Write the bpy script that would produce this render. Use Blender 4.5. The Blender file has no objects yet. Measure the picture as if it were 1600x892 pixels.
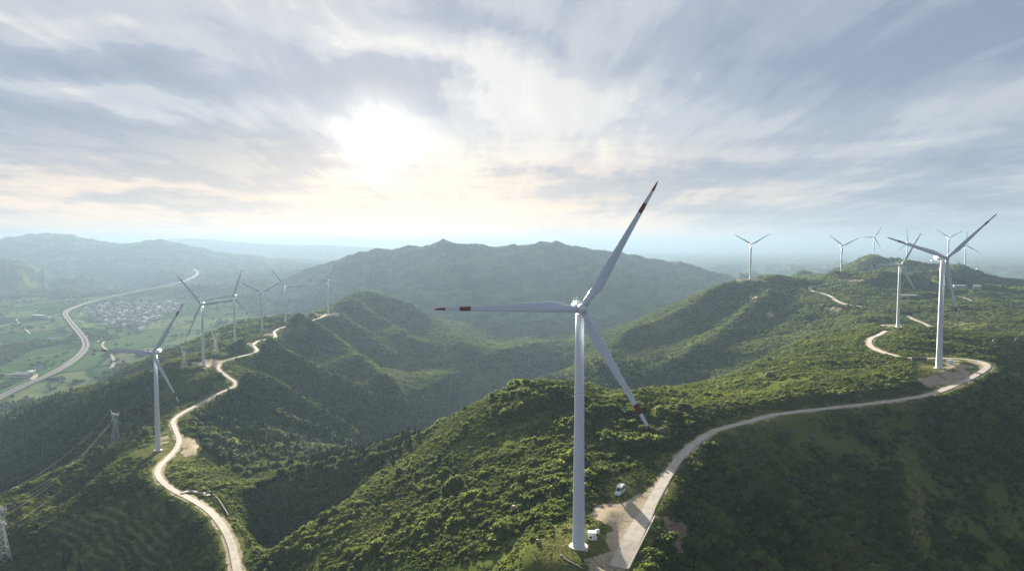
import bpy, bmesh, math, random
import numpy as np
from mathutils import Vector, Matrix

S = bpy.context.scene
COL = S.collection
R = math.radians
rng = np.random.default_rng(7)
random.seed(7)

# ------------------------------------------------------------------ camera
FPX = 1600 * 24.0 / 36.0            # focal length in photo pixels
PITCH = math.atan(61.0 / FPX)
CP, SP = math.cos(PITCH), math.sin(PITCH)
cam = bpy.data.cameras.new("camera")
cam.lens = 24.0
cam.sensor_width = 36.0
cam.clip_start = 1.0
cam.clip_end = 200000.0
camo = bpy.data.objects.new("camera", cam)
COL.objects.link(camo)
camo.location = (0, 0, 0)
camo.rotation_euler = (math.pi / 2 - PITCH, 0, 0)
S.camera = camo

# ------------------------------------------------------------------ exposure, light
EXPO = 2.92
KX = 2.0 ** -EXPO
S.view_settings.view_transform = 'Standard'
S.view_settings.look = 'None'
S.view_settings.exposure = EXPO
S.view_settings.gamma = 1.0
S.view_settings.use_curve_mapping = False
S.render.engine = 'CYCLES'
S.cycles.use_denoising = True
S.cycles.max_bounces = 6
S.cycles.diffuse_bounces = 2
S.cycles.glossy_bounces = 2
S.cycles.transmission_bounces = 3
S.cycles.volume_bounces = 1
S.cycles.transparent_max_bounces = 4
S.cycles.sample_clamp_indirect = 4.0

SUN_AZ = -10.9                      # degrees from +Y, negative to the left
SUN_EL = 9.2
sl = bpy.data.lights.new("sun", 'SUN')
sl.energy = 5.0
sl.angle = R(0.5)
sl.color = (1.0, 0.90, 0.74)
slo = bpy.data.objects.new("sun", sl)
COL.objects.link(slo)
sd = Vector((math.sin(R(SUN_AZ)) * math.cos(R(SUN_EL)), math.cos(R(SUN_AZ)) * math.cos(R(SUN_EL)), math.sin(R(SUN_EL))))
slo.rotation_euler = (-sd).to_track_quat('-Z', 'Y').to_euler()
slo.location = sd * 500


class NT:
    """small helper to write node trees"""
    def __init__(s, tree):
        s.t = tree
        s.n = tree.nodes
        s.l = tree.links

    def new(s, typ, **kw):
        nd = s.n.new(typ)
        for k, v in kw.items():
            setattr(nd, k, v)
        return nd

    def put(s, sock, v):
        if isinstance(v, bpy.types.NodeSocket):
            s.l.new(v, sock)
        elif v is not None:
            if hasattr(sock.default_value, '__len__') and not hasattr(v, '__len__'):
                v = (v,) * len(sock.default_value)
            if hasattr(v, '__len__') and len(v) == 3 and len(sock.default_value) == 4:
                v = tuple(v) + (1.0,)
            sock.default_value = v

    def m(s, op, a, b=None, c=None, clamp=False):
        nd = s.new('ShaderNodeMath', operation=op, use_clamp=clamp)
        s.put(nd.inputs[0], a)
        if b is not None: s.put(nd.inputs[1], b)
        if c is not None: s.put(nd.inputs[2], c)
        return nd.outputs[0]

    def vm(s, op, a, b=None):
        nd = s.new('ShaderNodeVectorMath', operation=op)
        s.put(nd.inputs[0], a)
        if b is not None: s.put(nd.inputs[1], b)
        return nd.outputs['Value'] if op in ('DOT_PRODUCT', 'LENGTH') else nd.outputs[0]

    def mix(s, f, a, b):
        nd = s.new('ShaderNodeMix', data_type='RGBA')
        s.put(nd.inputs[0], f); s.put(nd.inputs[6], a); s.put(nd.inputs[7], b)
        return nd.outputs[2]

    def rng(s, v, a, b, c=0.0, d=1.0, smooth=True):
        nd = s.new('ShaderNodeMapRange', interpolation_type='SMOOTHSTEP' if smooth else 'LINEAR')
        s.put(nd.inputs[0], v); s.put(nd.inputs[1], a); s.put(nd.inputs[2], b); s.put(nd.inputs[3], c); s.put(nd.inputs[4], d)
        return nd.outputs[0]

    def noise(s, vec, scale, detail=4.0, rough=0.55, dist=0.0, color=False):
        nd = s.new('ShaderNodeTexNoise')
        if vec is not None: s.put(nd.inputs['Vector'], vec)
        nd.inputs['Scale'].default_value = scale
        nd.inputs['Detail'].default_value = detail
        nd.inputs['Roughness'].default_value = rough
        nd.inputs['Distortion'].default_value = dist
        return nd.outputs['Color'] if color else nd.outputs[0]

    def xyz(s, v):
        nd = s.new('ShaderNodeSeparateXYZ'); s.put(nd.inputs[0], v)
        return nd.outputs[0], nd.outputs[1], nd.outputs[2]

    def comb(s, x, y, z=0.0):
        nd = s.new('ShaderNodeCombineXYZ'); s.put(nd.inputs[0], x); s.put(nd.inputs[1], y); s.put(nd.inputs[2], z)
        return nd.outputs[0]


def srgb(r, g, b):
    f = lambda c: (c / 255 / 12.92) if c <= 10 else ((c / 255 + 0.055) / 1.055) ** 2.4
    return (f(r), f(g), f(b))


# ------------------------------------------------------------------ sky (directional clouds over a Nishita sky)
def pix_dir(px, py):
    dx, dy = (px - 800) / FPX, -(py - 446) / FPX
    v = Vector((dx, CP + dy * SP, -SP + dy * CP))
    return v.normalized()


def pix_azel(px, py):
    v = pix_dir(px, py)
    return math.atan2(v.x, v.y), math.asin(v.z)


def build_world():
    w = bpy.data.worlds.new("World")
    S.world = w
    w.use_nodes = True
    t = NT(w.node_tree)
    t.n.clear()
    out = t.new('ShaderNodeOutputWorld')
    sky = t.new('ShaderNodeTexSky', sky_type='NISHITA', sun_disc=False)
    sky.sun_elevation = R(SUN_EL)
    sky.sun_rotation = R(SUN_AZ)
    sky.altitude = 400
    sky.air_density = 1.0
    sky.dust_density = 1.0
    bg = t.new('ShaderNodeBackground')
    t.l.new(sky.outputs[0], bg.inputs[0])
    bg.inputs[1].default_value = 0.05
    tc = t.new('ShaderNodeTexCoord')
    d = tc.outputs['Generated']
    x, y, z = t.xyz(d)
    zc = t.m('MAXIMUM', z, 0.0)
    az = t.m('ARCTAN2', x, y)
    el = t.m('ARCSINE', t.m('MINIMUM', t.m('MAXIMUM', z, -1.0), 1.0))
    den = t.m('ADD', zc, 0.10)
    pxn = t.m('DIVIDE', x, den)
    pyn = t.m('DIVIDE', y, den)
    p = t.comb(pxn, pyn, 0.0)
    # gentle warp of the cloud sheet
    wv = t.noise(t.vm('MULTIPLY', p, (0.55, 0.28, 1)), 1.0, 3.0, 0.5, color=True)
    wv = t.vm('SUBTRACT', wv, (0.5, 0.5, 0.5))
    pw = t.vm('ADD', p, t.vm('MULTIPLY', wv, (1.1, 1.5, 0)))
    n1 = t.noise(t.vm('MULTIPLY', pw, (0.95, 0.30, 1)), 1.0, 6.0, 0.56)
    n2 = t.noise(t.vm('ADD', t.vm('MULTIPLY', pw, (2.6, 0.55, 1)), (7.3, 2.1, 4)), 1.0, 6.0, 0.62)
    n3 = t.noise(t.vm('ADD', t.vm('MULTIPLY', pw, (7.5, 1.05, 1)), (1.3, 5.1, 9)), 1.0, 5.0, 0.65)
    c = t.m('ADD', t.m('MULTIPLY', n1, 0.36), t.m('ADD', t.m('MULTIPLY', n2, 0.34), t.m('MULTIPLY', n3, 0.32)))
    # long thin bars that lie along the horizon in the lower sky
    bars = t.noise(t.comb(t.m('MULTIPLY', az, 3.2), t.m('MULTIPLY', el, 34.0), 3.0), 1.0, 6.0, 0.6, 0.4)
    low = t.rng(el, R(11.0), R(4.0))
    c = t.m('ADD', c, t.m('MULTIPLY', t.m('MULTIPLY', t.m('SUBTRACT', bars, 0.5), low), 0.95))
    # larger banks and gaps of the cloud sheet
    wa = t.noise(t.comb(t.m('MULTIPLY', az, 4.0), t.m('MULTIPLY', el, 9.0), 0.0), 1.0, 5.0, 0.6, color=True)
    wa = t.vm('SUBTRACT', wa, (0.5, 0.5, 0.5))
    wx, wy, _ = t.xyz(wa)
    azw = t.m('ADD', az, t.m('MULTIPLY', wx, 0.42))
    elw = t.m('ADD', el, t.m('MULTIPLY', wy, 0.15))
    blobs = [  # px, py, rx, ry, slope(deg), amount
        (170, 105, 330, 34, -4, -0.24), (560, 110, 210, 40, -12, -0.15), (130, 205, 300, 26, -5, -0.22),
        (345, 250, 120, 22, -10, -0.22), (360, 318, 90, 14, 4, -0.20), (250, 312, 120, 9, 2, -0.14),
        (60, 262, 220, 8, 0, -0.14), (1180, 90, 260, 80, 6, -0.16), (1500, 40, 260, 70, 8, -0.18),
        (1400, 150, 320, 30, 16, -0.10), (1130, 285, 190, 10, 2, -0.15), (900, 285, 150, 9, -6, -0.16),
        (1500, 255, 220, 20, 12, -0.15), (780, 40, 150, 30, -20, -0.12), (1420, 305, 260, 16, 0, -0.14),
        (220, 160, 260, 20, 6, 0.08), (120, 30, 240, 20, -3, 0.10),
        (850, 180, 170, 90, 10, 0.17), (1170, 205, 200, 30, 14, 0.12), (1000, 130, 160, 24, 18, 0.08), (720, 110, 150, 40, -18, 0.12),
        (250, 285, 330, 12, 0, 0.06), (600, 60, 120, 20, -20, 0.08),
    ]
    acc = c
    for (bx, by, rx, ry, sl_, am) in blobs:
        a0, e0 = pix_azel(bx, by)
        ca, sa = math.cos(R(sl_)), math.sin(R(sl_))
        da = t.m('SUBTRACT', azw, a0)
        de = t.m('SUBTRACT', elw, e0)
        u = t.m('DIVIDE', t.m('ADD', t.m('MULTIPLY', da, ca), t.m('MULTIPLY', de, sa)), rx / FPX)
        v = t.m('DIVIDE', t.m('SUBTRACT', t.m('MULTIPLY', de, ca), t.m('MULTIPLY', da, sa)), ry / FPX)
        q = t.m('ADD', t.m('MULTIPLY', u, u), t.m('MULTIPLY', v, v))
        acc = t.m('ADD', acc, t.m('MULTIPLY', t.m('EXPONENT', t.m('MULTIPLY', q, -1.0)), am))
    c = acc
    cr = t.new('ShaderNodeValToRGB')
    cr.color_ramp.interpolation = 'EASE'
    e = cr.color_ramp.elements
    stops = [(0.25, (136, 150, 174)), (0.40, (164, 174, 193)), (0.53, (193, 198, 208)), (0.66, (224, 223, 223)), (0.84, (244, 241, 236))]
    while len(e) < len(stops): e.new(0.5)
    for k, (pp, cc) in enumerate(stops):
        e[k].position = pp
        e[k].color = tuple(v * KX for v in srgb(*cc)) + (1,)
    t.l.new(c, cr.inputs[0])
    cloud = cr.outputs[0]
    # sun: angle to the sun direction, forward-scattering glow in the thin cloud
    sdn = sd.normalized()
    cosang = t.m('MINIMUM', t.vm('DOT_PRODUCT', d, tuple(sdn)), 1.0)
    ang = t.m('ARCCOSINE', cosang)
    warm = t.rng(ang, 1.0, 0.05)
    lowel = t.rng(el, R(10.5), R(0.0))
    tint = t.m('MULTIPLY', lowel, t.m('ADD', t.m('MULTIPLY', warm, 0.70), 0.25), clamp=True)
    peach = tuple(v * KX * 1.30 for v in srgb(255, 212, 168))
    pale = tuple(v * KX for v in srgb(176, 186, 196))
    pk = t.mix(t.rng(az, R(8), R(36)), peach, pale)
    cloud = t.mix(t.m('MULTIPLY', tint, t.rng(c, 0.25, 0.62, 0.25, 1.0)), cloud, pk)
    g1 = t.m('MULTIPLY', t.m('EXPONENT', t.m('MULTIPLY', t.m('POWER', t.m('DIVIDE', ang, 0.045), 2.0), -1.0)), 0.9 * KX)
    g2 = t.m('MULTIPLY', t.m('EXPONENT', t.m('DIVIDE', ang, -0.085)), 0.30 * KX)
    g3 = t.m('MULTIPLY', t.m('EXPONENT', t.m('DIVIDE', ang, -0.30)), 0.10 * KX)
    cl = t.rng(c, 0.28, 0.62, 0.35, 1.0)
    g1 = t.m('MULTIPLY', g1, t.rng(t.m('ADD', t.m('MULTIPLY', n2, 0.6), t.m('MULTIPLY', n3, 0.4)), 0.30, 0.62, 0.35, 1.35))
    glow = t.m('ADD', g1, t.m('MULTIPLY', t.m('ADD', g2, g3), cl))
    gcol = t.vm('SCALE', (1.0, 0.92, 0.78), None)
    gcol.node.inputs[3].default_value = 1.0
    t.l.new(glow, gcol.node.inputs[3])
    # faint sun dog to the right of the sun
    a0, e0 = pix_azel(942, 236)
    q = t.m('ADD', t.m('POWER', t.m('DIVIDE', t.m('SUBTRACT', az, a0), 0.012), 2.0), t.m('POWER', t.m('DIVIDE', t.m('SUBTRACT', el, e0), 0.02), 2.0))
    dog = t.m('MULTIPLY', t.m('EXPONENT', t.m('MULTIPLY', q, -1.0)), 0.14 * KX)
    dogc = t.vm('SCALE', (1.0, 0.8, 0.55), None)
    t.l.new(dog, dogc.node.inputs[3])
    csum = t.vm('ADD', t.vm('ADD', cloud, gcol), dogc)
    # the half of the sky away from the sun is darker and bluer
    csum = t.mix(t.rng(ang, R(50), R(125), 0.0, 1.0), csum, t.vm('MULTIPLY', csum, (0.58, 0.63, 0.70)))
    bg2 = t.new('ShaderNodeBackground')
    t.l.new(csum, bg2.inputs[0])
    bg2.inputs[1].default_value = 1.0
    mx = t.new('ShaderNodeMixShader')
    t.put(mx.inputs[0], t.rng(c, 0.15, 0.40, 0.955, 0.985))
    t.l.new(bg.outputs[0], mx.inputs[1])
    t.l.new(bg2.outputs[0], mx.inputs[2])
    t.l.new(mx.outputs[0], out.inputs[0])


build_world()

# ------------------------------------------------------------------ geometry helpers
def P(px, py, Y=None, z=None):
    """world point on the line of sight of a photo pixel at depth Y or height z"""
    dx, dy = (px - 800) / FPX, -(py - 446) / FPX
    vy, vz = CP + dy * SP, -SP + dy * CP
    k = (Y / vy) if Y is not None else (z / vz)
    return (dx * k, vy * k, vz * k)


def G(px, Y, z):
    """world point at depth Y and height z standing at photo column px"""
    dep = Y * CP - z * SP
    return ((px - 800) / FPX * dep, Y, z)


def project(x, y, z):
    dep = np.maximum(y * CP - z * SP, 1e-3)
    return 800 + FPX * x / dep, 446 - FPX * (y * SP + z * CP) / dep, dep


def vnoise(x, y, seed):
    xi = np.floor(x).astype(np.int64); yi = np.floor(y).astype(np.int64)
    fx = x - xi; fy = y - yi
    fx = fx * fx * fx * (fx * (fx * 6 - 15) + 10); fy = fy * fy * fy * (fy * (fy * 6 - 15) + 10)
    def h(a, b):
        v = (a * 374761393 + b * 668265263 + seed * 1442695041) & 0xffffffff
        v = ((v ^ (v >> 13)) * 1274126177) & 0xffffffff
        v = ((v ^ (v >> 15)) * 2246822519) & 0xffffffff
        return ((v ^ (v >> 16)) & 0xffffff) / 16777216.0
    a = h(xi, yi); b = h(xi + 1, yi); c = h(xi, yi + 1); e = h(xi + 1, yi + 1)
    return (a + (b - a) * fx + (c - a) * fy + (a - b - c + e) * fx * fy) * 2 - 1


def fbm(x, y, wl, octv=4, gain=0.5, seed=0):
    v = np.zeros_like(x); amp = 1.0; f = 1.0 / wl
    ca, sa = math.cos(0.6), math.sin(0.6)
    xx, yy = x, y
    for o in range(octv):
        v += amp * vnoise(xx * f, yy * f, seed + o * 17)
        xx, yy = xx * ca - yy * sa, xx * sa + yy * ca
        f *= 2.03; amp *= gain
    return v


def sstep(v, a, b):
    t = np.clip((v - a) / (b - a), 0, 1)
    return t * t * (3 - 2 * t)


def catmull(pts, n):
    pts = np.array(pts, float)
    q = np.vstack([2 * pts[0] - pts[1], pts, 2 * pts[-1] - pts[-2]])
    out = []
    for i in range(1, len(q) - 2):
        for k in range(n):
            t = k / n
            a, b, c, d = q[i - 1], q[i], q[i + 1], q[i + 2]
            out.append(0.5 * ((2 * b) + (c - a) * t + (2 * a - 5 * b + 4 * c - d) * t * t + (3 * b - a - 3 * c + d) * t ** 3))
    out.append(pts[-1])
    return np.array(out)


# ------------------------------------------------------------------ what stands where (from the photograph)
HUB_H = 80.0
def turb(px_base, py_base, py_hub, phase, yaw=0.0, Y=None):
    if Y is None:
        a = P(px_base, py_base, Y=1.0)[2]; b = P(px_base, py_hub, Y=1.0)[2]
        Y = HUB_H / (b - a)
    return dict(p=P(px_base, py_base, Y=Y), phase=phase, yaw=yaw)


TURB = {
    'main': turb(904, 853, 481, 30.5, 5),
    'l1': turb(247, 703, 550, 33, 2), 'l2': turb(318, 570, 475, -37, 6), 'l3': turb(367, 535, 462, 21, 0),
    'l4': turb(410, 520, 458, 60, 2), 'l5': turb(446, 505, 448, -34, 4), 'l6': turb(513, 491, 438, 29, 0),
    'A': turb(1467, 575, 403, 48, 3), 'B': turb(1403, 511, 414, 30, 5), 'C': turb(1172, 436, 382, 60, 0),
    'D': turb(1314, 435, 384, 65, 8),
}
def farturb(px, py_hub, Y, phase, yaw=0.0):
    h = P(px, py_hub, Y=Y)
    return dict(p=(h[0], h[1], h[2] - HUB_H), phase=phase, yaw=yaw)
TURB['E'] = farturb(1366, 371, 2420, 31, 0)
TURB['F'] = farturb(1418, 379, 2400, -9, 0)
TURB['G'] = farturb(1482, 371.5, 2150, 61, 0)
TURB['H'] = farturb(1509, 383, 2120, 0, 0)
TURB['I'] = farturb(1456, 407, 3900, 0, 0)
TURB['J'] = farturb(1497, 413, 3900, -18, 0)
TURB['K'] = farturb(1527, 420, 3900, -12, 0)

ROAD_R = [(966, 886, -104.8), (985, 845, -103.2), (1005, 808, -102.3), (1035, 755, -101), (1058, 720, -100), (1080, 697, -99),
          (1110, 676, -97.5), (1140, 666, -97), (1165, 660, -96), (1200, 650, -95.5), (1230, 645, -95), (1300, 637, -94.5),
          (1380, 628, -94), (1450, 617, -93), (1500, 598, -92), (1530, 583, -90.5), (1543, 573, -89.5), (1538, 567, -89.2),
          (1522, 563, -89), (1490, 560, -89), (1455, 560, -89), (1421, 559, -89), (1400, 556, -89), (1380, 550, -89.5), (1364, 543, -90), (1358, 535, -90.5),
          (1362, 528, -91.2), (1374, 523, -92.5), (1384, 517, -97)]
ROAD_L = [(372, 896, -157), (362, 850, -157), (350, 825, -157), (330, 800, -158), (300, 780, -159.5), (270, 765, -161), (250, 748, -162),
          (246, 735, -163), (255, 722, -164), (270, 708, -165.5), (280, 690, -166), (276, 675, -166.5), (270, 658, -167),
          (285, 645, -167.5), (310, 632, -167.5), (340, 615, -166.5), (362, 606, -166), (368, 598, -165), (355, 588, -163.5),
          (341, 576, -161), (345, 566, -160), (370, 558, -161), (395, 552, -162), (402, 546, -162.5), (396, 540, -163),
          (405, 532, -163.5), (430, 527, -164.5), (428, 518, -164), (440, 512, -165), (470, 505, -165), (497, 498, -165), (510, 492, -164.5)]
ROAD_B = [(1454, 510, -108), (1440, 504, -107.5), (1428, 499, -107), (1417, 493, -106)]
ROAD_C = [(1352, 480, -102.5), (1338, 478, -102), (1320, 475, -101), (1306, 469, -99), (1298, 463, -97), (1284, 458, -94.5), (1270, 455, -93), (1265, 451, -91.5), (1268, 448, -90), (1280, 446, -88)]
ROAD_D = [(1470, 449, -88), (1455, 447, -87), (1440, 444, -86), (1425, 441, -83)]
ROAD_E = [(1520, 472, -98), (1508, 466, -97), (1490, 462, -96), (1460, 460, -96), (1430, 459, -96), (1405, 457, -95), (1380, 454, -93)]


def plain_z(Y):
    return np.interp(Y, [1400, 3500, 7000, 60000], [-350, -310, -230, -230])


def plain_pt(px, py):
    Y = 2000.0
    for _ in range(40):
        a = P(px, py, Y=1.0)[2]
        Y = 0.5 * Y + 0.5 * float(plain_z(Y)) / a
    return P(px, py, Y=Y)


MOTOR_PX = [(-60, 655), (0, 622), (35, 605), (65, 592), (95, 577), (117, 562), (130, 549), (134, 540), (131, 530), (121, 517), (111, 505), (104, 496),
            (102, 490), (107, 485), (122, 479), (145, 471.5), (180, 463), (220, 455), (260, 447), (290, 439), (305, 431), (309, 426), (303, 421)]

CTRL = []
def A(px, py, Y): CTRL.append(P(px, py, Y=Y))
def Zc(px, py, z): CTRL.append(P(px, py, z=z))
def Gc(px, Y, z): CTRL.append(G(px, Y, z))

for rd in (ROAD_R, ROAD_L, ROAD_B, ROAD_C, ROAD_D, ROAD_E):
    for q in rd: Zc(*q)
for k, v in TURB.items():
    if k not in 'EGIJK': CTRL.append(v['p'])
# main ridge, its pad and left flank
for q in [(870, 800, 258), (800, 720, 332), (840, 650, 402), (760, 700, 372), (700, 760, 345), (760, 850, 258), (700, 892, 248), (600, 892, 275),
          (600, 800, 345), (500, 892, 305), (500, 800, 375), (640, 720, 402), (430, 830, 365), (420, 892, 325), (850, 892, 216), (900, 892, 211), (800, 892, 228),
          (1000, 892, 216), (1040, 892, 226), (930, 760, 285), (960, 790, 265), (1000, 720, 320), (1000, 660, 375), (900, 660, 375),
          (840, 596, 490), (880, 597, 485), (920, 602, 475), (950, 611, 462), (985, 615, 480), (800, 607, 480), (760, 623, 470), (700, 656, 450), (640, 690, 440), (580, 713, 440),
          (500, 750, 430), (430, 790, 410), (400, 815, 390),
          (1010, 611, 500), (1060, 604, 540), (1110, 596, 575), (1160, 580, 630), (1215, 550, 730), (1260, 528, 830), (1300, 510, 910), (1340, 496, 1000), (1380, 486, 1080),
          (1200, 610, 460), (1280, 580, 520), (1300, 560, 560), (1350, 590, 450), (1100, 630, 430), (1330, 530, 690), (1430, 600, 450)]: A(*q)
# shaded right slope
for q in [(1300, 680, 378), (1300, 760, 345), (1300, 892, 300), (1100, 800, 280), (1100, 892, 256), (1072, 850, 243), (1060, 780, 270), (1200, 720, 345), (1200, 800, 312), (1200, 892, 280),
          (1450, 670, 410), (1450, 760, 366), (1450, 892, 315), (1600, 892, 335), (1600, 760, 395), (1600, 680, 440), (1600, 620, 490), (1585, 575, 545), (1560, 590, 500), (1600, 525, 680), (1540, 523, 700), (1700, 700, 480), (1700, 560, 640), (1800, 892, 400), (1800, 640, 560)]: A(*q)
# ground between the camera and the frame's lower edge
for q in [(800, 120, -118), (1100, 130, -125), (500, 150, -150), (200, 220, -215), (1500, 180, -165), (1900, 250, -190), (-300, 330, -250), (100, 300, -225), (350, 235, -170), (1300, 200, -150),
          (1700, 240, -180), (-200, 450, -230)]: Gc(*q)
# knoll in front of the second right turbine, bench behind
for q in [(1390, 514, 720), (1420, 512, 730), (1450, 514, 725), (1480, 522, 700), (1420, 535, 625), (1500, 520, 840), (1560, 512, 860), (1550, 480, 1150), (1600, 470, 1250), (1500, 455, 1500), (1600, 450, 1500), (1450, 480, 1120),
          (1400, 470, 1250), (1440, 455, 1450), (1700, 480, 1200), (1700, 450, 1700)]: A(*q)
# hill carrying the two turbines to the right of the valley
for q in [(1100, 455, 1600), (1130, 444, 1600), (1150, 440, 1590), (1200, 431.5, 1640), (1215, 431, 1640), (1240, 437, 1650), (1265, 436, 1690), (1300, 434, 1690), (1350, 436, 1700),
          (1020, 490, 1600), (950, 520, 1510), (880, 545, 1450), (800, 580, 1350), (740, 606, 1210), (690, 640, 1060), (655, 668, 960),
          (1200, 500, 1260), (1150, 545, 1060), (1050, 588, 1000), (950, 560, 1300), (900, 590, 1150), (820, 600, 1150), (760, 640, 960), (700, 650, 955), (1250, 470, 1400), (1150, 480, 1400), (1050, 520, 1350), (640, 690, 885), (1280, 500, 1150)]: A(*q)
for q in [(1100, 800, -195), (1200, 950, -168), (1280, 1050, -138), (1000, 800, -224), (900, 800, -248), (800, 780, -268), (700, 740, -272), (1000, 620, -180), (860, 620, -190), (760, 600, -190), (1120, 690, -160), (640, 600, -190), (560, 580, -180), (620, 820, -262)]: Gc(*q)
# hills at the right, behind
for q in [(1255, 422, 2650), (1235, 428, 2600), (1290, 430, 2500), (1330, 412, 2400), (1345, 406, 2380), (1360, 399.5, 2350), (1385, 405, 2350), (1410, 409.5, 2380), (1440, 412, 2400), (1457, 418, 2350), (1475, 421, 2250), (1495, 415, 2250), (1505, 418, 2200),
          (1530, 427, 2150), (1560, 437, 2100), (1580, 440, 2100), (1600, 444, 2100), (1680, 455, 2100), (1360, 420, 2100), (1440, 432, 1900), (1500, 440, 1800), (1300, 437, 2100), (1560, 455, 1700)]: A(*q)
for q in [(1150, 2300, -200), (1250, 2000, -135), (1240, 3100, -230), (1360, 3000, -140), (1450, 3000, -150), (1550, 2800, -180), (1700, 2800, -200), (1400, 3900, -215), (1600, 3900, -220), (1330, 2000, -110)]: Gc(*q)
# left ridge: near hill, outer spurs, right flank
for q in [(225, 669, 630), (183, 693, 590), (128, 736, 525), (61, 763, 490), (0, 785, 470), (-60, 810, 460), (150, 780, 470), (220, 790, 450), (100, 850, 432), (200, 850, 405), (0, 892, 412), (100, 892, 402), (250, 892, 372), (0, 840, 440), (300, 850, 378), (180, 720, 550),
          (268, 561, 985), (240, 577, 985), (200, 590, 985), (130, 605, 1000), (100, 615, 1000), (60, 628, 1010), (0, 655, 1000), (-80, 690, 1000),
          (100, 690, 800), (0, 740, 705), (50, 705, 780), (150, 665, 800), (200, 640, 800), (0, 700, 830), (240, 620, 800), (290, 590, 850), (300, 562, 900),
          (161, 597, 1210), (202, 572, 1260), (249, 552, 1310), (303, 532, 1370), (336, 516, 1450), (385, 499, 1560), (450, 492, 1750),
          (400, 700, 640), (400, 640, 800), (450, 600, 1000), (500, 650, 900), (560, 680, 870), (615, 690, 865), (600, 640, 1000), (550, 590, 1150), (600, 580, 1300), (640, 620, 1100), (480, 560, 1250), (520, 530, 1500), (600, 530, 1720), (680, 580, 1450), (650, 540, 1720), (700, 530, 2000),
          (440, 680, 740), (340, 740, 520), (380, 760, 480), (450, 742, 520), (520, 723, 585), (560, 716, 650), (480, 728, 575), (310, 700, 570), (420, 770, 450),
          (566, 457, 2100), (600, 463, 2150), (640, 475, 2200), (540, 465, 2050), (680, 500, 2200), (520, 478, 1850), (480, 515, 1480)]: A(*q)
for q in [(180, 720, -215), (60, 640, -232), (130, 1100, -262), (60, 1150, -290), (0, 1250, -335), (200, 1130, -240), (260, 1130, -205), (-200, 1200, -340), (-150, 800, -270),
          (200, 1500, -335), (300, 1600, -320), (380, 1800, -320), (450, 2300, -320), (520, 2500, -300), (600, 2600, -290), (360, 1100, -172), (430, 1500, -178)]: Gc(*q)
# middle range
for q in [(400, 447, 5000), (440, 437, 4800), (480, 420, 4600), (510, 411, 4500), (540, 402, 4400), (590, 388.5, 4200), (615, 389, 4100), (640, 386, 4000), (655, 385, 4000), (675, 379, 4000), (692, 375.5, 4000), (710, 379, 4000), (735, 381, 4000), (775, 386, 4000), (800, 383, 4000), (850, 379, 4000), (862, 379, 4000), (870, 376.5, 4000), (880, 380, 4000), (900, 385, 4000),
          (930, 391, 4000), (965, 395, 4000), (1000, 400, 4000), (1030, 407, 4000), (1060, 409, 4000), (1085, 415, 4000), (1110, 424, 4000), (1145, 433, 4000), (1200, 440, 4000), (700, 430, 3600), (850, 430, 3600), (560, 440, 3700), (980, 440, 3600)]: A(*q)
for q in [(450, 3300, -312), (560, 3000, -300), (700, 2900, -310), (850, 2900, -308), (1000, 2800, -300), (1100, 2700, -285), (800, 2200, -295), (900, 2100, -292), (1000, 2000, -275), (600, 3400, -230)]: Gc(*q)
for px in range(380, 1300, 100): Gc(px, 5400, -260)
# hills at the left, far hills
for q in [(-80, 398, 5400), (0, 405, 5400), (30, 407, 5400), (60, 418, 5300), (100, 429, 5200), (150, 437, 5200), (200, 444, 5200), (240, 452, 5100), (285, 458, 5000)]: A(*q)
for q in [(-200, 380, 8200), (-60, 378, 8200), (0, 371, 8200), (20, 370, 8200), (40, 365.5, 8200), (75, 362.5, 8200), (95, 365, 8200), (120, 370, 8200), (155, 376, 8300), (190, 379, 8300), (250, 375.5, 8300), (300, 385, 8400), (350, 393, 8500), (400, 400, 8700), (440, 404, 9000)]: A(*q)
for q in [(1150, 424, 7000), (1180, 424, 7000), (1196, 415.5, 7000), (1215, 420, 7000), (1237, 410, 7000), (1255, 415, 7000), (1275, 419, 7000), (1300, 411, 7000), (1322, 408.5, 7000), (1345, 416, 7000), (1400, 420, 7000)]: A(*q)
for q in [(230, 378, 16000), (290, 368, 16000), (330, 373, 16000), (380, 380, 16000), (450, 384, 16000), (520, 382, 16000), (560, 386, 16000)]: A(*q)
for px, Y in [(-150, 4300), (0, 4350), (80, 4350), (160, 4400), (240, 4500), (300, 4700), (-100, 6500), (50, 6500), (150, 6500), (250, 6500), (330, 6500), (380, 6500), (-150, 11000), (50, 11000), (250, 11000), (400, 11500), (0, 1500), (-200, 1500), (100, 1800), (0, 2200), (-200, 2500), (200, 2200), (300, 2300), (0, 3200), (150, 3200),
              (-200, 3500), (300, 3500), (380, 3300), (380, 2600), (420, 4200), (250, 4000), (600, 6500), (800, 6500), (1000, 6200), (1200, 6000), (1400, 5800), (1600, 5800), (1200, 9000), (1400, 9000), (1700, 6500), (1700, 4500), (500, 9000), (700, 9000), (1000, 9000)]:
    Gc(px, Y, float(plain_z(Y)))
for px in range(-400, 2100, 250):
    for Y in (13000, 21000, 30000, 45000): Gc(px, Y, -230.0)

CT = np.array(CTRL)


def to_tr(x, y):
    return np.arctan2(x, y), np.log(np.hypot(x, y))


ct, cr_ = to_tr(CT[:, 0], CT[:, 1])
# drop near-duplicates, then solve a linear-kernel interpolation in (angle, log distance)
keep = []
for i in range(len(ct)):
    if all((ct[i] - ct[j]) ** 2 + (cr_[i] - cr_[j]) ** 2 > 0.004 ** 2 for j in keep): keep.append(i)
ct, cr_, cz = ct[keep], cr_[keep], CT[keep, 2]
D = np.hypot(ct[:, None] - ct[None], cr_[:, None] - cr_[None])
n = len(ct)
M = np.zeros((n + 1, n + 1)); M[:n, :n] = D + np.eye(n) * -0.0008; M[:n, n] = 1; M[n, :n] = 1
wts = np.linalg.solve(M, np.append(cz, 0))

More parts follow.
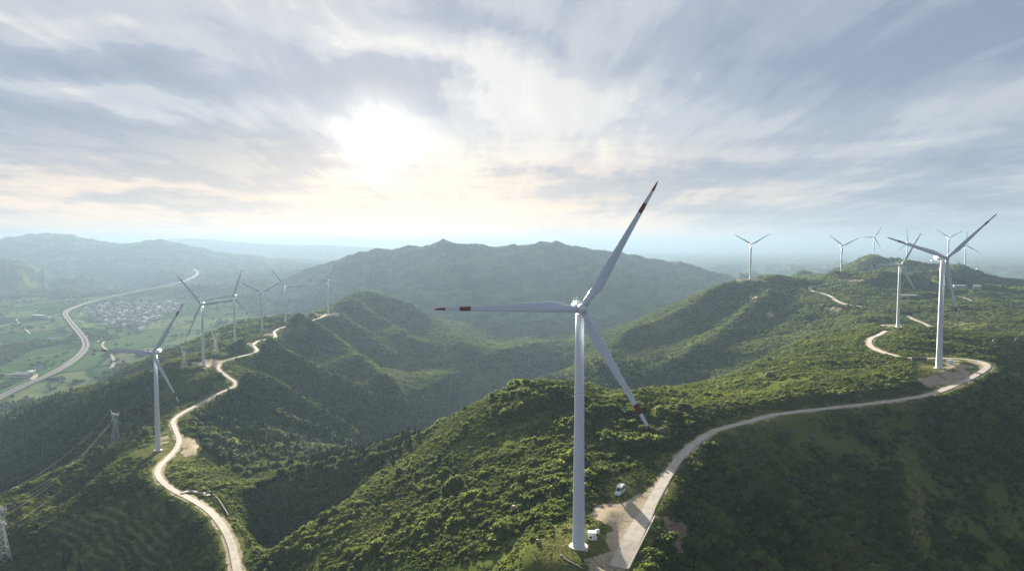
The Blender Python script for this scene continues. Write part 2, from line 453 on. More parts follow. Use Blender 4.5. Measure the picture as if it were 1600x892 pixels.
th = np.concatenate([np.linspace(R(-64), R(-40.2), 50), np.linspace(R(-40), R(40), 960), np.linspace(R(40.2), R(64), 50)])
lr = np.concatenate([np.arange(math.log(90), math.log(190), 0.02), np.arange(math.log(190), math.log(520), 0.0036), np.arange(math.log(520), math.log(2600), 0.0056),
                     np.arange(math.log(2600), math.log(9500), 0.010), np.arange(math.log(9500), math.log(60000), 0.06)])
NT_, NR = len(th), len(lr)
# coarse evaluation, then bilinear to the full grid
tc_ = np.linspace(th[0], th[-1], 1300); rc_ = np.linspace(lr[0], lr[-1], 800)
Zc_ = np.empty((800, 1300), np.float32)
for i in range(800):
    Zc_[i] = (np.hypot(tc_[None, :] - ct[:, None], rc_[i] - cr_[:, None]) * wts[:n, None]).sum(0) + wts[n]


def blur(a, k):
    for ax in (0, 1):
        pad = [(0, 0), (0, 0)]; pad[ax] = (2, 2)
        b = np.pad(a, pad, mode='edge')
        w = [1, 4, 6, 4, 1]
        sl_ = lambda o: b[o:o + a.shape[0]] if ax == 0 else b[:, o:o + a.shape[1]]
        a = sum(w[o] * sl_(o) for o in range(5)) / 16.0
    return a if k <= 1 else blur(a, k - 1)


Zc_ = blur(Zc_, 2)


def bil(grid, ta, ra, t, r):
    """bilinear lookup on a grid with sorted axes ta (columns) and ra (rows)"""
    fi = np.interp(t, ta, np.arange(len(ta))); fj = np.interp(r, ra, np.arange(len(ra)))
    i0 = np.clip(fi.astype(int), 0, len(ta) - 2); j0 = np.clip(fj.astype(int), 0, len(ra) - 2)
    u = fi - i0; v = fj - j0
    return (grid[j0, i0] * (1 - u) * (1 - v) + grid[j0, i0 + 1] * u * (1 - v) + grid[j0 + 1, i0] * (1 - u) * v + grid[j0 + 1, i0 + 1] * u * v)


TT, RR = np.meshgrid(th, lr)
RAD = np.exp(RR)
X = RAD * np.sin(TT); Y = RAD * np.cos(TT)
Z = bil(Zc_, tc_, rc_, TT.ravel(), RR.ravel()).reshape(TT.shape)


def H(x, y):
    t, r = to_tr(np.asarray(x, float), np.asarray(y, float))
    return bil(Z, th, lr, t, r)


def hit(px, py, rmin=150.0, rmax=30000.0):
    """where the line of sight of a photo pixel meets the ground"""
    d = pix_dir(px, py)
    rr = np.exp(np.linspace(math.log(rmin), math.log(rmax), 2400))
    hx = math.hypot(d.x, d.y)
    gx, gy, gz = d.x / hx * rr, d.y / hx * rr, d.z / hx * rr
    g = H(gx, gy)
    k = np.argmax(gz <= g)
    if gz[k] > g[k]: k = len(rr) - 1
    if k > 0:
        a0, a1 = gz[k - 1] - g[k - 1], gz[k] - g[k]
        f = a0 / (a0 - a1 + 1e-9)
    else: f = 0
    r_ = rr[max(k - 1, 0)] + f * (rr[k] - rr[max(k - 1, 0)])
    x_, y_ = d.x / hx * r_, d.y / hx * r_
    return float(x_), float(y_), float(H(x_, y_))


def seg_field(line, reach, want_z=True):
    """distance to a 3D polyline and the polyline height there, only near it; on the terrain grid"""
    Dm = np.full(X.shape, 1e9); Zm = np.zeros(X.shape)
    for a, b in zip(line[:-1], line[1:]):
        xs = (min(a[0], b[0]) - reach, max(a[0], b[0]) + reach); ys = (min(a[1], b[1]) - reach, max(a[1], b[1]) + reach)
        cs = [math.atan2(x_, max(y_, 1.0)) for x_ in xs for y_ in ys]
        rs = [math.hypot(x_, y_) for x_ in xs for y_ in ys]
        i0 = max(np.searchsorted(th, min(cs)) - 1, 0); i1 = min(np.searchsorted(th, max(cs)) + 1, NT_)
        j0 = max(np.searchsorted(lr, math.log(max(min(rs), 50)) - 0.02) - 1, 0); j1 = min(np.searchsorted(lr, math.log(max(rs))) + 1, NR)
        sl_ = (slice(j0, j1), slice(i0, i1))
        dx, dy = b[0] - a[0], b[1] - a[1]
        L2 = dx * dx + dy * dy + 1e-9
        t = np.clip(((X[sl_] - a[0]) * dx + (Y[sl_] - a[1]) * dy) / L2, 0, 1)
        dd = np.hypot(X[sl_] - a[0] - t * dx, Y[sl_] - a[1] - t * dy)
        better = dd < Dm[sl_]
        Dm[sl_] = np.where(better, dd, Dm[sl_])
        if want_z: Zm[sl_] = np.where(better, a[2] + t * (b[2] - a[2]), Zm[sl_])
    return Dm, Zm


# spurs that run down the flanks
SPURS = [([(400, 545), (454, 577), (507, 610), (561, 640)], 15, 34), ([(470, 520), (521, 548), (561, 585), (602, 622)], 17, 40), ([(553, 487), (583, 513), (615, 532), (640, 551)], 16, 50),
         ([(372, 602), (430, 625), (480, 655), (540, 690)], 11, 26), ([(420, 655), (480, 690), (540, 715)], 7, 20), ([(520, 500), (570, 535), (600, 560)], 12, 40),
         ([(620, 480), (680, 520), (720, 560)], 18, 60), ([(1130, 460), (1060, 510), (960, 560), (860, 600)], 14, 50), ([(1200, 470), (1130, 530), (1060, 580)], 10, 40),
         ([(1000, 440), (940, 470), (880, 510)], 30, 110), ([(700, 400), (660, 440), (640, 470)], 28, 120), ([(860, 395), (830, 430), (780, 470)], 30, 120), ([(940, 410), (920, 440), (860, 475)], 30, 110), ([(760, 400), (740, 440), (720, 480)], 26, 100), ([(590, 405), (560, 430), (500, 445)], 26, 110),
         ([(1380, 410), (1340, 425), (1300, 436)], 10, 60), ([(1420, 420), (1400, 435), (1370, 446)], 10, 50), ([(1510, 425), (1490, 437), (1450, 446)], 12, 50)]
addz = np.zeros_like(Z)
for pl, amp, wid in SPURS:
    pts = catmull([hit(*q) for q in pl], 6)
    if pts[:, 1].mean() < 2300: amp = amp * 2.0
    else: amp = amp * 0.5
    d_, _ = seg_field(pts, wid * 3.0, False)
    addz += amp * np.exp(-(d_ / wid) ** 1.4)
# taper spurs at mountains
Z += addz

# ---------------- masks of how far from roads and pads
def smooth_line(line, k=6):
    for _ in range(k):
        line[1:-1] = 0.25 * line[:-2] + 0.5 * line[1:-1] + 0.25 * line[2:]
    return line


def road_line(pxl, n=7):
    l = catmull([P(a, b, z=c) for a, b, c in pxl], n)
    l = smooth_line(l, 3)
    return l


LINES = dict(R=(road_line(ROAD_R), 2.9), L=(road_line(ROAD_L), 2.7), B=(road_line(ROAD_B), 2.6), C=(road_line(ROAD_C), 3.0), D=(road_line(ROAD_D), 3.0), E=(road_line(ROAD_E), 3.4))
MOTOR = catmull([plain_pt(*q) for q in MOTOR_PX], 8)
MOTOR[:, 2] = smooth_line(MOTOR.copy(), 20)[:, 2] + 3.0

RDIST = np.full(Z.shape, 1e9)
RZ = np.zeros(Z.shape); RHW = np.full(Z.shape, 3.0)
for k, (l, hw) in LINES.items():
    d_, z_ = seg_field(l, 70 if k in 'RL' else 60)
    b_ = d_ < RDIST
    RDIST = np.where(b_, d_, RDIST); RZ = np.where(b_, z_, RZ)
MD, MZ = seg_field(MOTOR, 160)

PADS = []   # x, y, z, flat radius, blend radius
for k, v in TURB.items():
    x_, y_, z_ = v['p']
    if k in 'EGIJK':
        v['p'] = (x_, y_, float(H(x_, y_)) if k != 'G' else z_)
        if k in 'IJK' or k == 'E': v['p'] = (x_, y_, z_)
    r_ = math.hypot(x_, y_)
    PADS.append((x_, y_, z_, 9.0 + r_ * 0.004, 30.0 + r_ * 0.012))

# ---------------- noise relief
near_fix = np.clip(sstep(RDIST, 4, 45), 0, 1)
padf = np.ones_like(Z)
for (x_, y_, z_, ra, rb) in PADS:
    padf *= sstep(np.hypot(X - x_, Y - y_), ra * 0.7, rb * 1.3)
plainw = sstep(-Z, 275, 318) * sstep(Y, 1250, 1500) * (1 - sstep(Y, 9000, 14000) * 0.5)
plainw *= ((X < 0.0) | (Y > 4800)) * 1.0
plainw *= np.where(Y < 4500, sstep(-X / Y, 0.22, 0.33), 1.0)
hillw = (1 - plainw)
f1 = fbm(X, Y, 170.0, 3, 0.5, 3)
f2 = fbm(X, Y, 46.0, 3, 0.5, 11)
f3 = fbm(X, Y, 13.0, 3, 0.55, 23)
big = 1 - np.abs(fbm(X, Y, 620.0, 4, 0.5, 31))
crestm = np.clip((-20 - Z) / 140.0, 0, 1) * np.clip((Z + 320) / 60, 0, 1)
nz = (f1 * 4.5 + f2 * 1.7) * near_fix * padf * (0.35 + 0.65 * hillw) * sstep(RAD, 300, 700) + (f1 * 2.0 + f2 * 1.1) * near_fix * padf * (1 - sstep(RAD, 300, 700))
Z += nz
Z += f3 * 0.35 * np.clip(near_fix + 0.15, 0, 1) * padf
Z += (big - 0.6) * 95.0 * crestm * sstep(Y, 2500, 3200) * hillw * (Y < 7600)
Z += plainw * fbm(X, Y, 420.0, 3, 0.5, 41) * 3.0
# canopy relief of far woods
can = fbm(X, Y, 16.0, 2, 0.7, 53)
can2 = fbm(X, Y, 34.0, 2, 0.6, 57)
Z += (can * 1.6 + can2 * 2.2) * sstep(RAD, 900, 1700) * hillw * sstep(RDIST, 12, 30) * padf * (1 - sstep(RAD, 2200, 3800) * 0.65)

# crest lines of the distant ranges, fitted to the outline they show against the sky
CREST = [
    (3000, 5600, 4100, [(425, 440), (440, 437), (480, 420), (510, 411), (540, 402), (565, 394), (590, 388), (610, 390), (640, 384), (655, 385), (675, 379), (692, 374.5), (710, 379), (735, 381), (775, 386.5), (800, 383), (850, 379), (862, 379), (869, 376), (880, 380), (900, 385), (930, 391), (965, 395), (1000, 400), (1030, 407), (1060, 409), (1085, 415), (1110, 424), (1145, 433)]),
    (4500, 6200, 5200, [(-80, 400), (0, 405), (15, 404), (30, 407), (60, 418), (80, 424), (100, 429), (125, 431), (150, 437), (200, 444), (240, 452)]),
    (7000, 10500, 8300, [(-200, 380), (-60, 378), (0, 371), (20, 370.5), (40, 366), (60, 364), (75, 362), (95, 365), (120, 370), (155, 376), (170, 379), (190, 378.5), (220, 377), (250, 375), (275, 379), (300, 385), (325, 390), (350, 393), (375, 397), (400, 400), (440, 404)]),
    (6400, 7900, 7000, [(1160, 425), (1180, 423), (1196, 415.5), (1215, 421), (1237, 410), (1255, 415), (1275, 420), (1300, 411), (1322, 408.5), (1345, 416), (1400, 420)]),
]
CREST3 = [(f0 / fc, f1_ / fc, 0.15, [(a, b, fc) for a, b in pl_]) for (f0, f1_, fc, pl_) in CREST]
CREST3 += [  # nearer outlines: photo column, row, depth
    (0.84, 1.20, 0.10, [(378, 836, 366), (402, 813, 392), (440, 783, 412), (500, 750, 430), (580, 713, 440), (640, 690, 440), (700, 656, 450), (760, 623, 470), (800, 607, 480), (840, 596.5, 490), (880, 597, 485), (920, 601, 475), (950, 611, 470), (985, 614, 480), (1010, 611, 500), (1060, 604, 540), (1110, 596, 575), (1160, 580, 630), (1215, 550, 730), (1260, 528, 830), (1300, 510, 910)]),
    (0.85, 1.20, 0.10, [(655, 668, 960), (690, 640, 1060), (740, 606, 1210), (800, 580, 1350), (880, 545, 1450), (950, 520, 1510), (1020, 490, 1600), (1100, 455, 1600), (1130, 444, 1600), (1150, 440, 1590), (1172, 437, 1580), (1200, 431.5, 1640), (1215, 430.5, 1640), (1235, 435, 1640), (1265, 437, 1680)]),
    (0.90, 1.12, 0.08, [(1232, 432, 2600), (1245, 424, 2620), (1255, 421.5, 2650), (1268, 425, 2620), (1285, 431, 2500), (1300, 424, 2450), (1330, 412, 2400), (1345, 405, 2380), (1358, 399, 2350), (1368, 400, 2350), (1385, 405, 2350), (1400, 404.5, 2360), (1410, 408, 2380), (1440, 412, 2400), (1457, 418, 2350), (1475, 421, 2250), (1488, 415.5, 2250), (1500, 415, 2230), (1510, 420, 2200), (1530, 427, 2150), (1560, 437, 2100), (1580, 439.5, 2100), (1600, 444, 2100), (1680, 455, 2100)]),
    (0.90, 1.15, 0.08, [(480, 500, 1700), (500, 487, 1900), (520, 476, 1950), (540, 465, 2050), (555, 458, 2080), (575, 456, 2110), (600, 462, 2150), (640, 475, 2200), (660, 488, 2200), (680, 502, 2200)]),
    (0.90, 1.12, 0.07, [(-60, 683, 1000), (0, 655, 1000), (30, 640, 1005), (60, 628, 1010), (100, 615, 1000), (130, 605, 1000), (165, 598, 990), (200, 590, 985), (240, 577, 985), (262, 563, 985)]),
    (0.93, 1.08, 0.05, [(150, 602, 1200), (161, 597, 1210), (202, 572, 1260), (249, 552, 1310), (303, 532, 1370), (336, 516, 1450), (385, 499, 1560)]),
    (0.90, 1.10, 0.07, [(-60, 808, 460), (0, 785, 470), (61, 763, 490), (128, 736, 525), (183, 693, 590), (225, 669, 630)]),
]
for (fa, fb, wl_, pl_) in CREST3:
    pp = np.array([P(a, b, Y=c_) for a, b, c_ in pl_])
    ths = np.arctan2(pp[:, 0], pp[:, 1]); rr_c = np.hypot(pp[:, 0], pp[:, 1])
    tg_ = np.interp(th, ths, pp[:, 2] / rr_c)
    if pl_[0][2] > 3000: tg_ = tg_ + 0.0016 * fbm(th * 1000.0, np.zeros_like(th), 14.0, 4, 0.55, int(pl_[0][2]))
    rc_c = np.interp(th, ths, rr_c)
    wd_ = 0.010 if pl_[0][2] > 3000 else 0.035
    edge_ = sstep(th, ths[0] - wd_, ths[0] + wd_ * 0.5) * (1 - sstep(th, ths[-1] - wd_ * 0.5, ths[-1] + wd_))
    cols = np.where(edge_ > 0)[0]
    cs_ = slice(cols[0], cols[-1] + 1)
    q_ = RAD[:, cs_] / rc_c[None, cs_]
    band = (q_ > fa) & (q_ < fb)
    wr = np.exp(-(np.log(q_) / wl_) ** 2.0)
    keepm = sstep(RDIST[:, cs_], 8, 30) * padf[:, cs_]
    for it in range(4):
        mx_s = np.where(band, Z[:, cs_] / RAD[:, cs_], -9).max(0)
        dl = (tg_[cs_] - mx_s) * edge_[cs_]
        Z[:, cs_] += dl[None, :] * RAD[:, cs_] * wr * band * keepm

# terraces on the near left hill
PX, PY, DEP = project(X, Y, Z)


def poly_mask(poly, ymin, ymax, soft=6.0):
    """1 inside a polygon drawn over the photograph, for ground between two depths"""
    m = np.zeros(Z.shape)
    xs = [q[0] for q in poly]; ys = [q[1] for q in poly]
    sel = (PX > min(xs) - 3 * soft) & (PX < max(xs) + 3 * soft) & (PY > min(ys) - 3 * soft) & (PY < max(ys) + 3 * soft) & (Y > ymin) & (Y < ymax)
    if not sel.any(): return m
    px_, py_ = PX[sel] + jx[sel] * soft * 1.3, PY[sel] + jx2[sel] * soft * 1.1
    ins = np.zeros(px_.shape, bool); dist = np.full(px_.shape, 1e9)
    for (x1, y1), (x2, y2) in zip(poly, poly[1:] + poly[:1]):
        c_ = ((y1 > py_) != (y2 > py_)) & (px_ < (x2 - x1) * (py_ - y1) / (y2 - y1 + 1e-9) + x1)
        ins ^= c_
        L2 = (x2 - x1) ** 2 + (y2 - y1) ** 2 + 1e-9
        t = np.clip(((px_ - x1) * (x2 - x1) + (py_ - y1) * (y2 - y1)) / L2, 0, 1)
        dist = np.minimum(dist, np.hypot(px_ - x1 - t * (x2 - x1), py_ - y1 - t * (y2 - y1)))
    sdv = np.where(ins, dist, -dist)
    m[sel] = np.clip(0.5 + sdv / (2 * soft), 0, 1)
    return m


jx = fbm(X, Y, 9.0, 3, 0.55, 91); jx2 = fbm(X, Y, 9.0, 3, 0.55, 97)
terr = poly_mask([(120, 785), (240, 785), (300, 840), (260, 900), (110, 900), (90, 840)], 300, 520, 18)
zz = Z + fbm(X, Y, 30.0, 2, 0.5, 71) * 1.1
st = 2.8
fr = zz / st - np.floor(zz / st)
zt = (np.floor(zz / st) + sstep(fr, 0.66, 1.0)) * st
Z = Z + terr * (zt - zz)
terr_edge = terr * sstep(fr, 0.66, 0.78)
# cut bank beside the near road end
scarp = poly_mask([(1030, 795), (1072, 800), (1086, 840), (1062, 888), (1022, 886), (1040, 840)], 195, 290, 5)

# flatten the ground under pads, then under roads
for (x_, y_, z_, ra, rb) in PADS:
    d_ = np.hypot(X - x_, Y - y_)
    w_ = 1 - sstep(d_, ra, rb)
    Z = Z * (1 - w_) + z_ * w_
mx_, my_, mz_ = TURB['main']['p']
GAPR = np.where(RAD < 700, 1.0, 1.0)
flat = 3.6 + RAD * 0.0042
bl = flat + 7.0 + RAD * 0.006
w_ = 1 - sstep(RDIST, flat, bl)
Z = Z * (1 - w_) + (RZ - 0.06 - RAD * 0.00012) * w_
w_ = 1 - sstep(MD, 17 + RAD * 0.004, 34 + RAD * 0.01)
Z = Z * (1 - w_) + (MZ - 0.6 - RAD * 0.0004) * w_

PX, PY, DEP = project(X, Y, Z)
SLP = Z / RAD
RUN = np.maximum.accumulate(SLP, axis=0)
HID = (RUN - SLP) * RAD                  # metres below the line of sight that just clears the ground in front

# ------------------------------------------------------------------ ground cover masks
jit = f3 * 2.5 + f2 * 3.0
dirt = np.zeros_like(Z); grass = np.zeros_like(Z); red = np.zeros_like(Z)


def add(mask, poly, y0, y1, soft, amt=1.0):
    m = poly_mask(poly, y0, y1, soft) * amt
    np.maximum(mask, m, out=mask)


add(dirt, [(928, 802), (945, 787), (985, 780), (1008, 762), (1016, 780), (992, 830), (962, 868), (950, 850), (948, 825)], 190, 320, 4)
add(dirt, [(915, 872), (950, 860), (975, 872), (960, 900), (915, 900)], 190, 260, 5, 0.9)
add(grass, [(838, 852), (870, 812), (905, 780), (935, 758), (985, 735), (1040, 705), (1070, 712), (1040, 790), (1020, 860), (1000, 900), (900, 905), (850, 885)], 190, 340, 7)
add(grass, [(1425, 560), (1470, 553), (1545, 560), (1556, 580), (1500, 612), (1445, 618), (1425, 592)], 400, 560, 5)
add(dirt, [(1480, 562), (1535, 562), (1546, 576), (1500, 602), (1450, 612), (1436, 592), (1462, 578)], 400, 560, 5, 0.52)
add(dirt, [(1458, 583), (1512, 577), (1518, 588), (1480, 596)], 420, 530, 2.5, 0.8)
add(grass, [(236, 678), (262, 672), (270, 690), (318, 683), (326, 700), (305, 716), (262, 722), (236, 715)], 450, 700, 4)
add(dirt, [(288, 684), (312, 686), (306, 712), (284, 714)], 450, 640, 2.5, 0.9)
add(dirt, [(246, 682), (266, 680), (268, 692), (252, 694)], 450, 700, 3, 0.5)
add(red, [(1032, 806), (1052, 800), (1072, 812), (1082, 838), (1070, 866), (1056, 872), (1046, 850), (1040, 830)], 195, 290, 7)
add(red, [(304, 628), (340, 604), (352, 606), (322, 629)], 600, 900, 2.0, 0.55)
add(red, [(1372, 551), (1400, 550), (1424, 557), (1395, 556)], 480, 640, 1.5, 0.6)
add(dirt, [(1370, 504), (1408, 502), (1410, 511), (1372, 511)], 800, 950, 1.5, 0.9)
add(dirt, [(296, 567), (322, 562), (346, 560), (348, 570), (322, 574)], 820, 960, 1.5, 0.9)
add(dirt, [(363, 536), (396, 534), (398, 540), (372, 542)], 1080, 1280, 1.2, 0.8)
add(dirt, [(405, 521), (428, 519), (428, 525), (408, 526)], 1250, 1480, 1.0, 0.8)
add(dirt, [(492, 490), (530, 488), (530, 494), (495, 494)], 1500, 1760, 1.0, 0.9)
add(dirt, [(1150, 437), (1190, 436), (1200, 439), (1152, 440)], 1450, 1720, 1.0, 0.8)
add(dirt, [(1300, 435), (1340, 436), (1370, 441), (1310, 439)], 1500, 1850, 1.0, 0.8)
add(dirt, [(1415, 425), (1425, 425), (1435, 438), (1424, 440)], 1600, 2300, 1.0, 0.8)
add(dirt, [(1285, 479), (1315, 477), (1320, 490), (1295, 490)], 900, 1300, 3, 0.45)
add(dirt, [(1170, 458), (1185, 455), (1190, 468), (1170, 470)], 1100, 1500, 3, 0.4)
add(dirt, [(1200, 480), (1210, 484), (1215, 498), (1195, 498)], 1100, 1500, 3, 0.45)
add(grass, [(1405, 690), (1425, 690), (1440, 760), (1462, 905), (1424, 905), (1412, 800)], 280, 430, 7, 0.85)
np.maximum(grass, terr * 0.8 * (1 - sstep(fr, 0.58, 0.66)), out=grass)
add(grass, [(1450, 500), (1600, 500), (1600, 540), (1500, 522), (1450, 518)], 600, 960, 6, 0.7)
add(grass, [(330, 598), (372, 590), (380, 600), (362, 618), (350, 612)], 700, 950, 3, 0.5)
add(grass, [(440, 512), (480, 515), (440, 522)], 1200, 1600, 2, 0.7)
add(grass, [(870, 540), (1000, 500), (1100, 470), (1060, 540), (940, 580)], 1000, 1600, 20, 0.25)
add(dirt, [(118, 490), (138, 477), (180, 473), (262, 470), (288, 476), (262, 492), (222, 516), (180, 508), (150, 503)], 2300, 5000, 5, 0.40)
# road shoulders
sh = (1 - sstep(RDIST + jx * 1.6 - RAD * 0.0006, 2.4, 4.2)) * (RAD < 2000)
np.maximum(dirt, sh * 0.75, out=dirt)
shg = (1 - sstep(RDIST + jx * 3.0 - RAD * 0.001, 5.5, 10.0)) * (RAD < 1800)
np.maximum(grass, shg * 0.6, out=grass)
for (x_, y_, z_, ra, rb) in PADS:
    d_ = np.hypot(X - x_, Y - y_) + jx * 4
    np.maximum(grass, (1 - sstep(d_, ra * 1.1, ra * 1.9)) * 0.8, out=grass)
rough_ = fbm(X, Y, 4.5, 3, 0.6, 303)
Z += sstep(red, 0.1, 0.8) * (rough_ * 1.1 - 0.9) * (RAD < 320)
# strength also broken by noise
dirt = np.clip(dirt * (1.15 + jx * 0.5), 0, 1)
grass = np.clip(grass * (1.1 + 0.35 * f3), 0, 1)
gnat = sstep(fbm(X, Y, 75.0, 4, 0.55, 101), -0.05, 0.60)       # open grassy stretches between the shrubs
plain_m = np.clip(plainw * (1 - (1 - sstep(MD, 13, 30)) * 0.5), 0, 1)

# ------------------------------------------------------------------ materials
def new_mat(name):
    m = bpy.data.materials.new(name)
    m.use_nodes = True
    t = NT(m.node_tree)
    b = t.n['Principled BSDF']
    return m, t, b


def simple(name, col, rough=0.6, var=0.12, scale=1.5, metallic=0.0, spec=0.3):
    m, t, b = new_mat(name)
    tc = t.new('ShaderNodeTexCoord')
    nz_ = t.noise(tc.outputs['Object'], scale, 5.0, 0.6)
    t.put(b.inputs['Base Color'], t.mix(nz_, tuple(c * (1 - var) for c in col), tuple(min(1, c * (1 + var)) for c in col)))
    b.inputs['Roughness'].default_value = rough
    b.inputs['Metallic'].default_value = metallic
    b.inputs['Specular IOR Level'].default_value = spec
    return m


def foliage_mat(name, dark, light, yellow, trans=0.45, scale=0.02):
    m, t, b = new_mat(name)
    oi = t.new('ShaderNodeObjectInfo')
    geo = t.new('ShaderNodeNewGeometry')
    n1_ = t.noise(geo.outputs['Position'], scale, 3.0, 0.6)
    n2_ = t.noise(geo.outputs['Position'], 1.3, 2.0, 0.6)
    col = t.mix(t.m('ADD', t.m('MULTIPLY', oi.outputs['Random'], 0.6), t.m('MULTIPLY', n2_, 0.4)), dark, light)
    col = t.mix(t.m('MULTIPLY', t.rng(oi.outputs['Random'], 0.80, 0.95), 0.7), col, yellow)
    col = t.mix(t.m('MULTIPLY', t.rng(n1_, 0.42, 0.70), 0.65), col, yellow)
    b.inputs['Roughness'].default_value = 0.8
    b.inputs['Specular IOR Level'].default_value = 0.06
    t.put(b.inputs['Base Color'], col)
    tr = t.new('ShaderNodeBsdfTranslucent')
    t.put(tr.inputs[0], t.mix(0.35, col, yellow))
    mx = t.new('ShaderNodeMixShader')
    mx.inputs[0].default_value = trans
    t.l.new(b.outputs[0], mx.inputs[1]); t.l.new(tr.outputs[0], mx.inputs[2])
    t.l.new(mx.outputs[0], t.n['Material Output'].inputs[0])
    return m


def terrain_mat():
    m, t, b = new_mat("hillside")
    at = t.new('ShaderNodeAttribute', attribute_name='mask')
    at2 = t.new('ShaderNodeAttribute', attribute_name='mask2')
    dr, gr, rd = t.xyz(at.outputs['Vector'])
    pl, wood, nat = t.xyz(at2.outputs['Vector'])
    geo = t.new('ShaderNodeNewGeometry')
    p = geo.outputs['Position']
    nA = t.noise(p, 0.012, 6.0, 0.62)
    nB = t.noise(p, 0.11, 5.0, 0.62)
    nC = t.noise(p, 0.9, 4.0, 0.65)
    veg = t.mix(t.rng(nA, 0.35, 0.66), (0.020, 0.036, 0.010), (0.050, 0.072, 0.018))
    veg = t.mix(t.rng(nB, 0.40, 0.68), veg, (0.012, 0.024, 0.007))
    veg = t.mix(t.m('MULTIPLY', nat, 0.75), veg, t.mix(nC, (0.062, 0.090, 0.018), (0.125, 0.140, 0.034)))
    gcol = t.mix(t.rng(nC, 0.3, 0.7), (0.080, 0.095, 0.024), (0.165, 0.155, 0.060))
    gcol = t.mix(t.rng(nB, 0.36, 0.66), gcol, (0.055, 0.078, 0.020))
    gcol = t.mix(t.rng(t.noise(p, 0.35, 4.0, 0.6), 0.52, 0.72), gcol, (0.185, 0.150, 0.075))
    col = t.mix(gr, veg, gcol)
    # farmland on the valley floor
    pr = t.vm('MULTIPLY', p, (0.0048, 0.0026, 0.0))
    wob = t.vm('SUBTRACT', t.noise(p, 0.0016, 3.0, 0.5, color=True), (0.5, 0.5, 0.5))
    pr = t.vm('ADD', pr, t.vm('MULTIPLY', wob, (1.0, 0.6, 0)))
    vo = t.new('ShaderNodeTexVoronoi', voronoi_dimensions='2D')
    t.put(vo.inputs['Vector'], pr); vo.inputs['Scale'].default_value = 1.0
    fx, fy, fz = t.xyz(vo.outputs['Color'])
    fr_ = t.new('ShaderNodeValToRGB')
    fr_.color_ramp.interpolation = 'LINEAR'
    es = fr_.color_ramp.elements
    st_ = [(0.0, (0.035, 0.070, 0.028)), (0.3, (0.060, 0.110, 0.038)), (0.55, (0.095, 0.155, 0.050)), (0.8, (0.140, 0.185, 0.070)), (1.0, (0.17, 0.175, 0.085))]
    while len(es) < len(st_): es.new(0.5)
    for k, (a_, c_) in enumerate(st_):
        es[k].position = a_; es[k].color = c_ + (1,)
    t.l.new(fx, fr_.inputs[0])
    fields = t.mix(t.rng(nB, 0.35, 0.7, 0.0, 0.5), fr_.outputs[0], (0.040, 0.075, 0.028))
    vo2 = t.new('ShaderNodeTexVoronoi', voronoi_dimensions='2D', feature='DISTANCE_TO_EDGE')
    t.put(vo2.inputs['Vector'], pr); vo2.inputs['Scale'].default_value = 1.0
    fields = t.mix(t.rng(vo2.outputs['Distance'], 0.06, 0.015), fields, (0.030, 0.058, 0.022))
    fields = t.mix(wood, fields, (0.022, 0.045, 0.018))
    col = t.mix(pl, col, fields)
    dcol = t.mix(t.rng(nC, 0.3, 0.7), (0.27, 0.225, 0.155), (0.40, 0.345, 0.26))
    dcol = t.mix(t.rng(nB, 0.5, 0.75), dcol, (0.15, 0.13, 0.09))
    rcol = t.mix(t.rng(nC, 0.3, 0.7), (0.13, 0.085, 0.060), (0.27, 0.19, 0.14))
    dm = t.rng(t.m('ADD', dr, t.m('MULTIPLY', t.m('SUBTRACT', nC, 0.5), 0.7)), 0.35, 0.62)
    col = t.mix(dm, col, dcol)
    rm = t.rng(t.m('ADD', rd, t.m('MULTIPLY', t.m('ADD', t.m('MULTIPLY', t.m('SUBTRACT', nC, 0.5), 0.9), t.m('MULTIPLY', t.m('SUBTRACT', t.noise(p, 0.30, 4.0, 0.6), 0.5), 2.2)))), 0.42, 0.66)
    col = t.mix(rm, col, rcol)
    t.put(b.inputs['Base Color'], col)
    b.inputs['Roughness'].default_value = 1.0
    b.inputs['Specular IOR Level'].default_value = 0.0
    bp = t.new('ShaderNodeBump')
    bp.inputs['Strength'].default_value = 0.5
    bp.inputs['Distance'].default_value = 0.6
    t.put(bp.inputs['Height'], t.m('ADD', nC, t.m('MULTIPLY', t.noise(p, 4.0, 3.0, 0.6), 0.4)))
    t.l.new(bp.outputs[0], b.inputs['Normal'])
    # thin leaves over the ground let some of the low light through
    tr = t.new('ShaderNodeBsdfTranslucent')
    return m


M_TERR = terrain_mat()
M_WHITE = simple("white_paint", (0.53, 0.58, 0.645), 0.4, 0.04, 0.3, spec=0.5)
M_RED = simple("red_paint", (0.14, 0.014, 0.018), 0.4, 0.08, 0.5, spec=0.4)
M_CONC = simple("concrete", (0.50, 0.47, 0.42), 0.85, 0.18, 1.2)
M_STEEL = simple("galvanised_steel", (0.55, 0.57, 0.58), 0.55, 0.12, 2.0, metallic=0.15)
M_CABLE = simple("cable_aluminium", (0.24, 0.25, 0.26), 0.5, 0.05, 2.0, metallic=0.4)
M_DARK = simple("dark_rubber", (0.02, 0.02, 0.022), 0.6, 0.1, 4.0)
M_GLASS = simple("dark_glass", (0.03, 0.04, 0.05), 0.08, 0.1, 1.0, spec=0.6)
M_ROCK = simple("rock", (0.085, 0.078, 0.082), 0.95, 0.45, 1.4)
M_PALEROCK = simple("pale_rock", (0.20, 0.175, 0.145), 0.9, 0.35, 1.4)
M_BARK = simple("bark", (0.09, 0.065, 0.045), 0.9, 0.3, 3.0)
M_LAMP = simple("headlight_glass", (0.6, 0.6, 0.6), 0.1, 0.05, 1.0)
M_BLUE = simple("blue_roof_sheet", (0.12, 0.26, 0.42), 0.5, 0.12, 0.2)
M_PINK = simple("pale_pink_wall", (0.50, 0.42, 0.38), 0.8, 0.12, 0.2)
M_GREYW = simple("grey_wall", (0.40, 0.41, 0.42), 0.8, 0.15, 0.2)
